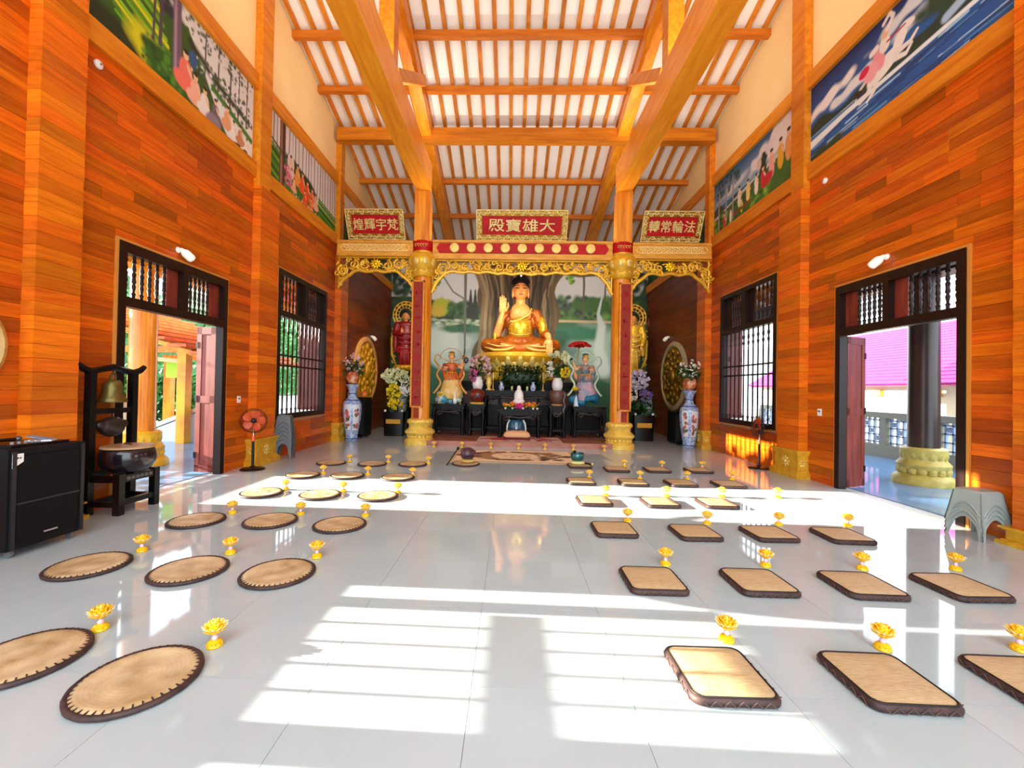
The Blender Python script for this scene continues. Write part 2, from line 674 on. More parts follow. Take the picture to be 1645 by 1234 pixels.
def window(n, s, op, side):
    y0, y1, z0, z1 = op
    w = struct('window_%d' % n, 'dark barred window in the %s wall' % side)
    frame_strip(s, w, y0, y1, z0, z1)
    xa, xb = s * 5.03, s * 5.17
    f = .095
    block('frame_post', M_dark, xa, xb, y0, y0 + f, z0, z1, w)
    block('frame_post', M_dark, xa, xb, y1 - f, y1, z0, z1, w)
    block('frame_head', M_dark, xa, xb, y0 + f, y1 - f, z1 - .11, z1, w)
    block('frame_sill', M_dark, xa, xb, y0 + f, y1 - f, z0, z0 + .11, w)
    block('transom_bar', M_dark, xa, xb, y0 + f, y1 - f, 2.95, 3.07, w)
    yc = (y0 + y1) / 2
    block('transom_mullion', M_dark, xa, xb, yc - .02, yc + .16, 3.07, z1 - .11, w)
    block('transom_panel', M_dark, s * 5.10, s * 5.15, yc - .20, yc - .02, 3.07, z1 - .11, w)
    block('transom_panel', M_dark, s * 5.10, s * 5.15, y1 - f - .28, y1 - f, 3.07, z1 - .11, w)
    for g0, g1 in ((y0 + f, yc - .20), (yc + .16, y1 - f - .28)):
        for k in range(6):
            inst('baluster', BAL_T, w, (s * 5.12, g0 + (g1 - g0) * (k + .35) / 5.7, 3.07), None, (1, 1, (z1 - .11 - 3.07) / .66))
    zb, zt = z0 + .11, 2.95
    for k in range(11):
        inst('baluster', BAL_L, w, (s * 5.12, y0 + f + (y1 - y0 - 2 * f) * (k + .5) / 11, zb), None, (1, 1, (zt - zb) / 2.08))
    for z in (1.90, 2.12):
        block('rail', M_dark, s * 5.10, s * 5.14, y0 + f, y1 - f, z, z + .035, w)
    shutter(w, s, y1 - .06, (PI - .05) if s < 0 else .10, .55 if s < 0 else .40, z0 + .1, z1 - .1, M_leaf)
    shutter(w, s, y0 + .05, (PI + .8) if s < 0 else -.8, .55, z0 + .1, z1 - .1, M_leaf)
    return w


window(1, -1, WIN, 'left')
window(2, 1, WIN, 'right')
window(3, 1, WNEAR, 'right')
# unseen near left window, boards and bars laid out to shape the floor sun patches
w = struct('window_4', 'unseen near window in the left wall, boarded to shape the sun patches')
y0, y1, z0, z1 = WNEAR
for (a, b, c, d) in ((y0, y0 + .1, z0, z1), (y1 - .02, y1, z0, z1)):
    block('frame_post', M_dark, -5.03, -5.20, a, b, c, d, w)
block('frame_sill', M_dark, -5.03, -5.20, y0, y1, z0, z0 + .10, w)
block('frame_head', M_dark, -5.03, -5.20, y0, y1, z1 - .1, z1, w)
block('rail', M_dark, -5.10, -5.16, y0, 2.96, 1.15, 1.235, w)
block('sun_block_board', M_leaf, -5.14, -5.18, y0, 2.98, 1.52, z1, w)
block('sun_block_board', M_leaf, -5.14, -5.18, 2.98, y1, 2.15, z1, w)
block('mullion', M_dark, -5.08, -5.18, 1.76, 1.98, z0, z1, w)
block('mullion', M_dark, -5.08, -5.18, 2.98, 3.13, z0, 1.52, w)
for k in range(4):
    block('bar', M_dark, -5.11, -5.15, 2.18 + k * .205 - .016, 2.18 + k * .205 + .016, z0, 1.52, w)
for k in range(3):
    block('bar', M_dark, -5.11, -5.15, 1.15 + k * .2 - .016, 1.15 + k * .2 + .016, z0, 1.52, w)


def door(n, s, op, side):
    y0, y1, z0, z1 = op
    d = struct('door_%d' % n, 'open doorway with barred transom in the %s wall' % side)
    frame_strip(s, d, y0, y1, 0, z1, False)
    xa, xb = s * 5.03, s * 5.15
    f = .10
    block('frame_post', M_dark, xa, xb, y0, y0 + f, 0, z1, d)
    block('frame_post', M_dark, xa, xb, y1 - f, y1, 0, z1, d)
    block('frame_head', M_dark, xa, xb, y0 + f, y1 - f, z1 - .13, z1, d)
    block('transom_bar', M_dark, xa, xb, y0 + f, y1 - f, 2.45, 2.57, d)
    yc = (y0 + y1) / 2
    block('transom_mullion', M_dark, xa, xb, yc + .02, yc + .12, 2.57, z1 - .13, d)
    for g0, g1 in ((y0 + f, yc - .18), (yc + .12, y1 - f - .24)):
        block('transom_panel', M_leaf, s * 5.12, s * 5.16, g1, g1 + .20 if g1 < yc else g1 + .24, 2.57, z1 - .13, d)
        for k in range(6):
            inst('baluster', BAL_D, d, (s * 5.12, g0 + (g1 - g0) * (k + .6) / 6.0, 2.57), None, (1, 1, (z1 - .13 - 2.57) / .55))
    # leaves folded back outside the far and near jambs
    a = PI - .42 if s < 0 else .42 - .9
    lf = shutter(d, s, y1 - .04, (PI - .14) if s < 0 else .42, .36 if s < 0 else .48, .02, 2.45, M_leaf, 'door_leaf')
    for z in (.25, 1.2, 2.1):
        hb = MB().bx(.33 if s < 0 else .45, .375 if s < 0 else .495, -.036, .036, z, z + .10).build('hinge', M_black, lf)
    shutter(d, s, y0 + .04, (PI + .5) if s < 0 else -.5, .50, .02, 2.45, M_leaf, 'door_leaf')
    return d


door(1, -1, DOOR, 'left')
door(2, 1, DOOR, 'right')

# ---- altar platform step
stp = struct('trim_step', 'reddish marble step in front of the altar')
MB().bx(-2.45, 2.45, 11.12, Y_END, 0, .13).build('step_block', M_step, stp)

# ---- unseen fill light strips, added on the tie and arch beams to brighten the ceiling
M_strip = mat('fill strip diffuser', H('fff4e0'), .5, emit=((1, .93, .82), 1.0))


def fill_strip(x, y0, y1, z, tilt, power, label):
    t = thing('fill_strip', label, 'lamp', (x, (y0 + y1) / 2, z), 0, 'added fill light strips on the beams')
    L = y1 - y0
    MB().bx(-.03, .03, -L / 2, L / 2, 0, .025).build('housing', M_white, t)
    MB().bx(-.02, .02, -L / 2 + .02, L / 2 - .02, .025, .03).build('diffuser', M_strip, t)
    ld = bpy.data.lights.new('fill_strip_light', 'AREA')
    ld.shape = 'RECTANGLE'
    ld.size = .05
    ld.size_y = L
    ld.energy = power
    ld.color = (1, .93, .82)
    lo_ = bpy.data.objects.new('fill_strip_light', ld)
    col.objects.link(lo_)
    lo_.parent = t
    lo_.location = (0, 0, .034)
    lo_.rotation_euler = (0, PI + tilt, 0)


for s, side in ((-1, 'left'), (1, 'right')):
    fill_strip(s * 2.62, 1.5, 11.0, 7.38, s * .45, 66, 'unseen fill light strip added on top of the %s tie beam' % side)
ls = thing('fill_strip', 'unseen fill light strip added on top of the altar arch beam', 'lamp', (0, 11.49, 5.40), PI / 2, 'added fill light strips on the beams')
MB().bx(-.03, .03, -2.3, 2.3, 0, .025).build('housing', M_white, ls)
MB().bx(-.02, .02, -2.28, 2.28, .025, .03).build('diffuser', M_strip, ls)
ld = bpy.data.lights.new('fill_strip_light', 'AREA')
ld.shape = 'RECTANGLE'
ld.size = .05
ld.size_y = 4.5
ld.energy = 60
ld.color = (1, .93, .82)
lo_ = bpy.data.objects.new('fill_strip_light', ld)
col.objects.link(lo_)
lo_.parent = ls
lo_.location = (0, 0, .034)
lo_.rotation_euler = (0, PI - .5, 0)
# ================================================================== COLUMNS, ARCH, SIGNS
def petal_ring(mb, c, r, z, n, size, tilt, phase=0.0):
    """ring of upright lotus petals"""
    for k in range(n):
        a = 2 * PI * (k + phase) / n
        M = Matrix.Rotation(a, 3, 'Z') @ Matrix.Rotation(tilt, 3, 'Y')
        mb.ell((c[0] + math.cos(a) * r, c[1] + math.sin(a) * r, c[2] + z), size, 8, 5, M)


GLYPH = random.Random(5)
M_goldb = mat('pale yellow gilding', H('f2d264'), .36, .15, .5, H('e0b440'), (1, 1, 1), 7)


def glyph(mb, x, z, w, y0, y1, rg, n=7):
    """cluster of raised brush strokes, too small in the picture to read"""
    for k in range(n):
        if rg.random() < .55:
            zz = z + rg.uniform(-.42, .42) * w
            L = rg.uniform(.5, .95) * w
            mb.box((x + rg.uniform(-.1, .1) * w, (y0 + y1) / 2, zz), (L, abs(y1 - y0), .09 * w), (0, rg.uniform(-.15, .15), 0))
        else:
            xx = x + rg.uniform(-.35, .35) * w
            L = rg.uniform(.35, .8) * w
            mb.box((xx, (y0 + y1) / 2, z + rg.uniform(-.12, .12) * w), (.09 * w, abs(y1 - y0), L), (0, rg.uniform(-.4, .4), 0))


for s, lab in ((-1, 'left'), (1, 'right')):
    cx, cy = s * 2.64, 11.44
    c = thing('altar_column', 'round wooden column with red couplet board on the %s of the altar arch' % lab, 'column', (cx, cy, 0), 0, 'altar arch columns')
    m2 = MB()
    m2.lathe([(.40, 0), (.40, .10), (.385, .12), (.33, .16), (.30, .20), (.33, .24), (.385, .28), (.40, .32), (.385, .36), (.31, .42), (.29, .46), (.30, .52), (.34, .57), (.345, .62), (.33, .65), (.26, .68)], 28)
    m2.build('base', M_goldb, c, 35)
    m2 = MB()
    petal_ring(m2, (0, 0, 0), .315, .20, 18, (.025, .06, .05), .2)
    petal_ring(m2, (0, 0, 0), .325, .60, 18, (.025, .055, .05), .0)
    m2.build('base_petals', M_goldb, c, True)
    MB().lathe([(.245, .66), (.24, 2.5), (.235, 5.0), (.235, 5.36)], 24).build('shaft', M_column, c, 40)
    # couplet board
    bx = .06 * s
    b = MB().bx(bx - .145, bx + .145, -.285, -.215, 1.0, 4.28).build('couplet_board', M_redwood, c)
    m2 = MB()
    for (a0, a1, z0, z1) in ((-.165, -.125, 1.0, 4.30), (.125, .165, 1.0, 4.30), (-.165, .165, 4.27, 4.31), (-.165, .165, .98, 1.02)):
        m2.bx(bx + a0, bx + a1, -.295, -.215, z0, z1)
    m2.build('couplet_frame', M_beam, c)
    m2 = MB()
    for k in range(9):
        glyph(m2, bx, 4.0 - k * .345, .17, -.295, -.284, GLYPH)
    m2.build('couplet_strokes', M_red, c)
    MB().bx(bx - .07, bx + .07, -.26, -.20, .70, .96).build('couplet_tail', M_redwood, c)
    # capital
    m2 = MB()
    m2.lathe([(.25, 4.42), (.30, 4.46), (.33, 4.56), (.30, 4.62), (.34, 4.68), (.40, 4.80), (.41, 4.92), (.36, 5.02), (.30, 5.06), (.30, 5.10)], 24)
    m2.build('capital', M_gold, c, 40)
    m2 = MB()
    petal_ring(m2, (0, 0, 0), .36, 4.82, 10, (.05, .10, .12), .15)
    petal_ring(m2, (0, 0, 0), .31, 4.98, 10, (.05, .085, .08), .15, .5)
    petal_ring(m2, (0, 0, 0), .29, 4.58, 12, (.04, .06, .06), -.2)
    m2.build('capital_petals', M_goldlt, c, True)
    MB().lathe([(.29, 5.08), (.30, 5.14), (.30, 5.32), (.28, 5.38), (.22, 5.39)], 20).build('collar', M_red, c, 35)
    m2 = MB()
    for k in range(5):
        m2.tube([(-.14 + k * .07 + .03 * math.cos(t), -.30, 5.24 + .035 * math.sin(t)) for t in np.linspace(0, 5, 8)], .008, 4)
    m2.build('collar_scroll', M_goldlt, c)


def scroll(mb, x, z, r, turns, d, y, th=.018, a0=0.0, flat=.8):
    pts, rs = [], []
    n = int(9 * turns) + 4
    for i in range(n):
        t = i / (n - 1)
        a = a0 + d * t * turns * 2 * PI
        rr = r * (1 - .86 * t)
        pts.append((x + rr * math.cos(a), y, z + rr * math.sin(a)))
        rs.append(th * (1 - .45 * t))
    mb.tube(pts, rs, 5, flat=flat, up=(0, 1, 0))


def leafc(mb, x, z, a, L, y, w=.33):
    M = Matrix.Rotation(-a, 3, 'Y')
    mb.ell((x, y, z), (L, .018, L * w), 7, 4, M)


def lower_edge(x0, x1, fn, n):
    return [(x0 + (x1 - x0) * i / n, fn(i / n)) for i in range(n + 1)]


def frieze(root, x0, x1, ztop, zmid, zlow, reach, y, rg, double):
    """pierced gilded apron: rails, scalloped lower edge, scrolls, leaves, blossom"""
    m2 = MB()
    m2.bx(x0, x1, y - .03, y + .03, ztop - .05, ztop)
    L = x1 - x0

    def low(t):
        x = t * L
        e = min(x, L - x)
        v = zmid
        if e < reach:
            k = e / reach
            v = zlow + (zmid - zlow) * (k ** .75)
        v += .018 * math.sin(e * 14.0) - (.03 if abs(t - .5) < .14 and double else 0)
        return v
    pts = [(x0 + L * i / 60, y, low(i / 60)) for i in range(61)]
    m2.tube(pts, .040, 5, flat=.8, up=(0, 1, 0))
    m2.tube([(x, y_, z + .055) for x, y_, z in pts], .014, 4, up=(0, 1, 0))
    m2.tube([(x0 + .015, y, zlow), (x0 + .015, y, ztop)], .022, 5)
    m2.tube([(x1 - .015, y, zlow), (x1 - .015, y, ztop)], .022, 5)
    m2.build('apron_border', M_gold, root, 50)
    m2 = MB()
    xc = (x0 + x1) / 2
    step = .30
    n = int((L / 2 - .12) / step)
    for sgn in (-1, 1):
        for k in range(n + 1):
            x = xc + sgn * (.30 + k * step)
            if not (x0 + .08 < x < x1 - .08):
                continue
            zl = low((x - x0) / L) + .03
            h = ztop - .06 - zl
            r = min(.15, h * .42)
            zc = zl + h * (.55 if k % 2 else .45)
            scroll(m2, x, zc, r, 1.5, sgn * (1 if k % 2 else -1), y, .040, PI / 2)
            scroll(m2, x + sgn * .14, zc + (.09 if k % 2 else -.09), r * .6, 1.2, -sgn, y - .012, .032, 0)
            for q in range(9):
                leafc(m2, x + rg.uniform(-.15, .15), zc + rg.uniform(-.45, .45) * h, rg.uniform(0, PI), rg.uniform(.06, .10), y - .01)
    # dropped brackets beside the columns
    for xe, sg in ((x0, 1), (x1, -1)):
        for k in range(4):
            z = zlow + .12 + k * (ztop - zlow - .25) / 4
            x = xe + sg * (.06 + k * .035)
            scroll(m2, x, z, .055 + .012 * k, 1.3, sg, y, .030, PI)
            leafc(m2, x + sg * .04, z + .06, rg.uniform(0, PI), .06, y - .01)
    m2.build('apron_scrollwork', M_gold, root, True)
    m2 = MB()
    zc = zmid + (ztop - zmid) * .5
    for k in range(10):
        a = 2 * PI * k / 10
        leafc(m2, xc + math.cos(a) * .09, zc + math.sin(a) * .075, a, .075, y - .025, .45)
    m2.ell((xc, y - .04, zc), (.06, .03, .055), 10, 6)
    m2.build('apron_blossom', mat('bright gold', H('f0c818'), .3, .6), root, True)


M_arch = mat('golden carved beam', H('e6a83c'), .4, .1, .4, H('cc882c'), (1, 4, 4), 3, 4, 'World', .35, .65)
M_archc = mat('pale carved gilding', H('fbdc8c'), .4, .05, .4)
rg = random.Random(3)
YA = 11.36
arch = thing('altar_arch', 'gilded carved arch beam spanning the front of the altar', 'arch', (0, 0, 0))
for s in (-1, 1):
    a0, a1 = sorted((s * 4.90, s * 2.88))
    bm = MB()
    bm.bx(a0, a1, YA - .13, YA + .17, 5.06, 5.30)
    bm.bx(a0, a1, YA - .16, YA + .20, 5.30, 5.37)
    bm.bx(a0, a1, YA - .15, YA + .19, 4.96, 5.06)
    bm.build('side_beam', M_arch, arch)
    m2 = MB()
    n = 26
    for k in range(n):
        x = a0 + .22 + (a1 - a0 - .44) * k / (n - 1)
        scroll(m2, x, 5.18 + .03 * (-1) ** k, .06, 1.2, (-1) ** k, YA - .138, .018)
    m2.tube([(a0 + .15, YA - .135, 5.10), (a1 - .15, YA - .135, 5.10), (a1 - .09, YA - .135, 5.18), (a1 - .15, YA - .135, 5.27), (a0 + .15, YA - .135, 5.27), (a0 + .09, YA - .135, 5.18)], .012, 5, True)
    m2.build('side_beam_carving', M_archc, arch, True)
    frieze(arch, min(a0, a1) if s < 0 else a0, a1, 4.98, 4.58, 4.12, .42, YA - .02, rg, False)
bm = MB()
bm.bx(-2.36, 2.36, YA - .11, YA + .17, 5.04, 5.34)
bm.bx(-2.36, 2.36, YA - .14, YA + .20, 5.34, 5.40)
bm.bx(-2.36, 2.36, YA - .15, YA + .19, 4.90, 5.04)
bm.build('centre_beam', M_arch, arch)
m2 = MB()
poly = [(-2.12, 5.10), (-2.2, 5.19), (-2.12, 5.28), (2.12, 5.28), (2.2, 5.19), (2.12, 5.10)]
poly = [(-2.18, 5.06), (-2.26, 5.19), (-2.18, 5.32), (2.18, 5.32), (2.26, 5.19), (2.18, 5.06)]
m2.prism(list(reversed(poly)), YA - .135, YA - .10, lambda a, b, t: (a, t, b))
m2.build('red_panel', M_red, arch)
disc = MB().lathe([(.125, 0), (.125, .03), (.11, .045), (.02, .05)], 20, M=Matrix.Rotation(PI / 2, 3, 'X')).mesh('gilded_disc', M_goldlt, 40)
for k in range(9):
    inst('gilded_disc', disc, arch, (-1.78 + k * .445, YA - .135, 5.19))
frieze(arch, -2.38, 2.38, 4.92, 4.58, 4.02, .36, YA - .02, rg, True)

# ---- signs with raised characters
M_signgold = mat('sign gold leaf', H('f0e0a0'), .4, .2, .5, H('d8b860'), (1, 1, 1), 10)


def text_mesh(ch, size, m, extrude=.012):
    cu = bpy.data.curves.new('txt', 'FONT')
    cu.body = ch
    cu.size = size
    cu.extrude = extrude
    cu.offset = size * .008
    cu.align_x = 'CENTER'
    cu.resolution_u = 2
    o = bpy.data.objects.new('txt', cu)
    col.objects.link(o)
    dg = bpy.context.evaluated_depsgraph_get()
    me = bpy.data.meshes.new_from_object(o.evaluated_get(dg))
    bpy.data.objects.remove(o)
    bpy.data.curves.remove(cu)
    # centre on the glyph box
    co = np.array([v.co[:] for v in me.vertices])
    if len(co):
        c = (co.min(0) + co.max(0)) / 2
        me.transform(Matrix.Translation((-c[0], -c[1], 0)))
    return with_mat(me, m)


def sign(label, x0, x1, zb, chars, csize, fw, cw=1.0):
    w = x1 - x0
    h = .76
    root = thing('name_board', label, 'sign', ((x0 + x1) / 2, 11.28, zb), 0, 'lacquered name boards over the altar arch')
    root.rotation_euler = (math.radians(28), 0, 0)      # leans out over the hall
    MB().bx(-w / 2 + .03, w / 2 - .03, -.02, .02, .03, h - .03).build('panel', M_red, root)
    m2 = MB()
    for (a, b, c, d) in ((-w / 2, w / 2, h - fw, h), (-w / 2, w / 2, 0, fw), (-w / 2, -w / 2 + fw, fw, h - fw), (w / 2 - fw, w / 2, fw, h - fw)):
        m2.bx(a, b, -.045, .03, c, d)
    m2.build('frame', M_golddk, root)
    m2 = MB()
    g = random.Random(len(label))
    nx = int(w / .12)
    for z in (fw / 2, h - fw / 2):
        for k in range(nx):
            x = -w / 2 + fw * .4 + (w - fw * .8) * k / (nx - 1)
            scroll(m2, x, z + .012 * (-1) ** k, fw * .36, 1.3, (-1) ** k, -.05, .013)
            leafc(m2, x + .05, z, g.uniform(0, PI), fw * .36, -.05)
    nz = 5
    for x in (-w / 2 + fw / 2, w / 2 - fw / 2):
        for k in range(nz):
            z = fw + (h - 2 * fw) * (k + .5) / nz
            scroll(m2, x, z, fw * .36, 1.3, (-1) ** k, -.05, .013)
            leafc(m2, x, z + .05, g.uniform(0, PI), fw * .36, -.05)
    for (a, b, c, d) in ((-w / 2, w / 2, h - .022, h), (-w / 2, w / 2, 0, .022), (-w / 2, -w / 2 + .022, 0, h), (w / 2 - .022, w / 2, 0, h)):
        m2.bx(a, b, -.06, -.03, c, d)
    m2.build('frame_carving', M_signgold, root, 60)
    n = len(chars)
    for k, ch in enumerate(chars):
        me = text_mesh(ch, csize, M_signgold)
        o = inst('character', me, root, ((-(n - 1) / 2 + k) * csize * cw * 1.02, -.035, h / 2), (PI / 2, 0, 0), (cw, 1, 1))
    return root


sign('red board with four gold characters and gilded frame above the left alcove', -4.60, -3.08, 5.42, '煌輝宇梵', .31, .15, .95)
sign('widest red board with four spaced gold characters above the centre of the arch', -1.20, 1.15, 5.42, '殿寶雄大', .33, .15, 1.30)
sign('red board with four gold characters and gilded frame above the right alcove', 3.06, 4.58, 5.42, '轉常輪法', .31, .15, .95)


# ================================================================== MURALS (flat painted panels)
class Paint:
    def __init__(self, w, h, nx, ny, base):
        self.w, self.h = w, h
        self.nx, self.ny = nx, ny
        self.X, self.Y = np.meshgrid(np.linspace(0, w, nx), np.linspace(0, h, ny))
        self.img = np.empty((ny, nx, 3))
        self.img[:] = base
        self.rng = np.random.default_rng(4)

    def mix(self, a, c):
        a = np.clip(a, 0, 1)[..., None]
        self.img = self.img * (1 - a) + np.array(c) * a
        return self

    def wob(self, amp, f, seed=0):
        r = np.random.default_rng(seed)
        o = np.zeros_like(self.X)
        for k in range(5):
            fx, fy, ph = r.uniform(-f, f), r.uniform(-f, f), r.uniform(0, 6.28)
            o += np.sin(self.X * fx + self.Y * fy + ph)
        return o * amp / 2.2

    def grad(self, y0, y1, c0, c1):
        t = np.clip((self.Y - y0) / (y1 - y0), 0, 1)
        m = ((self.Y >= y0) & (self.Y <= y1)).astype(float)[..., None]
        c = np.array(c0) * (1 - t[..., None]) + np.array(c1) * t[..., None]
        self.img = self.img * (1 - m) + c * m
        return self

    def ell(self, x, y, rx, ry, c, a=0.0, soft=.12, wob=0.0, seed=0):
        ca, sa = math.cos(a), math.sin(a)
        dx, dy = self.X - x, self.Y - y
        u, v = (dx * ca + dy * sa) / rx, (-dx * sa + dy * ca) / ry
        d = np.sqrt(u * u + v * v)
        if wob:
            d = d + self.wob(wob, 9 / max(rx, ry), seed)
        return self.mix((1 - d) / soft + .5, c)

    def line(self, pts, wd, c, soft=.35):
        best = np.full_like(self.X, 1e9)
        ws = wd if isinstance(wd, (list, tuple)) else [wd] * len(pts)
        for (p, q, wa, wb) in zip(pts[:-1], pts[1:], ws[:-1], ws[1:]):
            ax, ay = p
            bx, by = q
            L2 = (bx - ax) ** 2 + (by - ay) ** 2 + 1e-9
            t = np.clip(((self.X - ax) * (bx - ax) + (self.Y - ay) * (by - ay)) / L2, 0, 1)
            d = np.hypot(self.X - ax - t * (bx - ax), self.Y - ay - t * (by - ay)) / (wa + (wb - wa) * t)
            best = np.minimum(best, d)
        return self.mix((1 - best) / soft + .5, c)

    def above(self, fn_y, c, soft=.02):
        """fill below a wavy line"""
        return self.mix((fn_y - self.Y) / soft + .5, c)

    def dabs(self, n, x0, x1, y0, y1, r0, r1, cols, seed=1, asp=1.0, ang=None, keep=None):
        r = np.random.default_rng(seed)
        for k in range(n):
            x, y = r.uniform(x0, x1), r.uniform(y0, y1)
            if keep is not None and not keep(x, y):
                continue
            rr = r.uniform(r0, r1)
            c = np.array(cols[r.integers(len(cols))]) * r.uniform(.8, 1.2)
            self.ell(x, y, rr * asp, rr, c, r.uniform(0, PI) if ang is None else ang, 1.1)
        return self

    def mesh(self, name, m, fn, flip=False):
        nx, ny = self.nx, self.ny
        pts = [fn(x, y) for x, y in zip(self.X.ravel(), self.Y.ravel())]
        idx = np.arange(nx * ny).reshape(ny, nx)
        q = np.stack([idx[:-1, :-1], idx[:-1, 1:], idx[1:, 1:], idx[1:, :-1]], -1).reshape(-1, 4)
        if flip:
            q = q[:, ::-1]
        me = bpy.data.meshes.new(name)
        me.from_pydata(pts, [], q.tolist())
        ca = me.color_attributes.new('paint', 'FLOAT_COLOR', 'POINT')
        rgba = np.concatenate([np.clip(self.img, 0, 1).reshape(-1, 3), np.ones((nx * ny, 1))], 1)
        ca.data.foreach_set('color', rgba.ravel().astype(np.float32))
        me.materials.append(m)
        return me


M_paint = paint_mat('painted panel', .55)
K = H


def figure(P, x, y, s, robe, skin=K('f0c8a0'), hair=K('201810'), seated=False):
    """small painted figure of height s with its feet at (x, y)"""
    if seated:
        P.ell(x, y + s * .22, s * .36, s * .22, robe, 0, .2)
        P.ell(x, y + s * .50, s * .20, s * .28, robe, 0, .2)
    else:
        P.ell(x, y + s * .30, s * .16, s * .32, robe, 0, .2)
        P.ell(x, y + s * .58, s * .17, s * .20, robe, 0, .2)
    P.ell(x + s * .12, y + s * .55, s * .05, s * .16, skin, .6, .3)
    P.ell(x, y + s * .86, s * .09, s * .12, skin, 0, .2)
    P.ell(x, y + s * .94, s * .09, s * .06, hair, 0, .3)


def mural_left_a():
    w, h = 3.14, 1.40
    P = Paint(w, h, 300, 135, K('e8ecea'))
    P.above(1.25 - .10 * P.X + P.wob(.06, 5, 1) - 1.0 * np.clip(P.X - 1.55, 0, 9), K('2c5a1c'), .05)
    for k in range(14):
        c = [K('8cc81e'), K('d8d81c'), K('4c8a18'), K('6cae1a'), K('2a5a16')][k % 5]
        P.line([(.02 + .03 * k, 1.30 - .07 * k), (1.0 + .03 * k, 1.02 - .075 * k)], [.02, .035], c, .6)
    P.ell(.35, .12, .75, .22, K('12301a'), 0, .4, .1, 2)
    P.ell(.9, .30, .35, .22, K('d0cc1c'), -.3, .5, .1, 5)
    P.ell(1.18, .22, .42, .26, K('1c5a1c'), 0, .3, .12, 3)
    P.dabs(60, .8, 1.5, .1, .5, .02, .05, [K('2c6a20'), K('184416'), K('4c8a28')], 4)
    P.dabs(16, .2, 1.3, 1.05, 1.36, .03, .07, [K('24324a'), K('1c2c24')], 6, 2.2, .1)
    for x, wd in ((.95, .02), (1.06, .03), (1.9, .015), (2.2, .016), (2.5, .018), (2.72, .014), (2.95, .016)):
        P.line([(x, .5), (x + .02, 1.4)], wd, K('4a4450'), .5)
    P.line([(1.36, .35), (1.34, 1.4)], [.085, .075], K('6c5a70'), .2)
    P.line([(1.33, .35), (1.31, 1.4)], .025, K('a48c9c'), .5)
    P.line([(1.6, .98), (2.1, .78), (3.1, .62)], [.05, .06, .04], K('1c3020'), 1.4)
    P.dabs(110, 1.6, 3.1, .5, .95, .012, .035, [K('34523a'), K('2c3c30'), K('4c7a44'), K('e8ecea')], 62)
    P.dabs(110, 1.5, 3.1, 1.08, 1.4, .012, .035, [K('50644c'), K('6c7c64'), K('e8ecea'), K('38503c')], 61)
    P.dabs(30, 1.55, 3.1, .55, .9, .012, .03, [K('24422a'), K('3c6a34')], 8)
    P.line([(2.1, .62), (2.6, .5), (3.1, .36)], .05, K('3c7a28'), .7)
    for x, y, s, c in ((1.52, .18, .62, K('f07868')), (1.72, .10, .50, K('f4b8a0')), (1.92, .06, .46, K('f0e8e4')), (2.16, .10, .40, K('6c6474'))):
        figure(P, x, y, s, c, seated=True)
    P.ell(1.66, .75, .09, .12, K('2c5a8c'), 0, .3)
    P.ell(2.12, .10, .18, .12, K('8c8494'), .2, .3)
    for x, y, s, c in ((2.45, .16, .42, K('e8a878')), (2.62, .08, .36, K('f0f0ee')), (2.8, .10, .36, K('c88a60')), (2.98, .04, .30, K('f0ece8'))):
        figure(P, x, y, s, c, seated=True)
    P.ell(2.95, .06, .07, .05, K('302824'))
    P.ell(2.66, .05, .16, .04, K('2c2c2c'), .3)
    return P


def mural_left_b():
    w, h = 3.30, 1.40
    P = Paint(w, h, 260, 115, K('ececec'))
    for x in np.linspace(.1, 3.25, 22):
        P.line([(x, .3), (x + .03 * math.sin(x * 9), 1.4)], .010 + .006 * (int(x * 10) % 3), K('8a8e94'), .6)
    P.above(.75 - .16 * P.X + P.wob(.03, 6, 2), K('3c7a24'), .05)
    for k in range(10):
        P.line([(0, .9 - .09 * k), (.7, .7 - .09 * k)], .025, [K('2c6a2c'), K('4c9a28'), K('1c4a20'), K('7ab82c')][k % 4], .7)
    P.line([(.62, .1), (.60, 1.4)], [.13, .10], K('6c4434'), .2)
    P.line([(.57, .1), (.56, 1.4)], .03, K('a4806c'), .6)
    P.line([(.68, .1), (.65, 1.4)], .02, K('2c1c18'), .6)
    P.ell(1.5, .62, .85, .13, K('26381c'), -.15, .4, .2, 3)
    for k in range(10):
        P.line([(2.3, .52 - .07 * k), (3.3, .40 - .075 * k)], .03, [K('4c9a28'), K('2c6a20'), K('7ac02c'), K('1c4a1c')][k % 4], .7)
    P.ell(.95, .70, .14, .20, K('f4f0ea'), 0, .15)
    P.ell(.95, .70, .10, .15, K('e8dcd0'), 0, .2)
    for x, y, s, c in ((.95, .38, .50, K('e8d8c8')), (1.25, .34, .50, K('f0a040')), (1.48, .28, .50, K('f06020')), (1.72, .22, .48, K('e85018')), (1.96, .18, .46, K('f07830')), (2.15, .16, .42, K('e8b8a0'))):
        figure(P, x, y, s, c, seated=True)
    for x, y, s, c in ((1.1, .12, .34, K('f0b890')), (1.6, .06, .36, K('f04818')), (1.9, .03, .34, K('f06a30'))):
        figure(P, x, y, s, c, seated=True)
    P.dabs(60, .70, 1.0, .12, .60, .015, .035, [K('e06aa0'), K('f0a0c0'), K('c84880')], 9)
    P.line([(.75, .14), (1.4, .04), (2.2, .02)], .05, K('4a7a2c'), .5)
    P.dabs(50, .9, 2.2, .0, .12, .01, .025, [K('f0ece0'), K('e8c0c8')], 10)
    return P


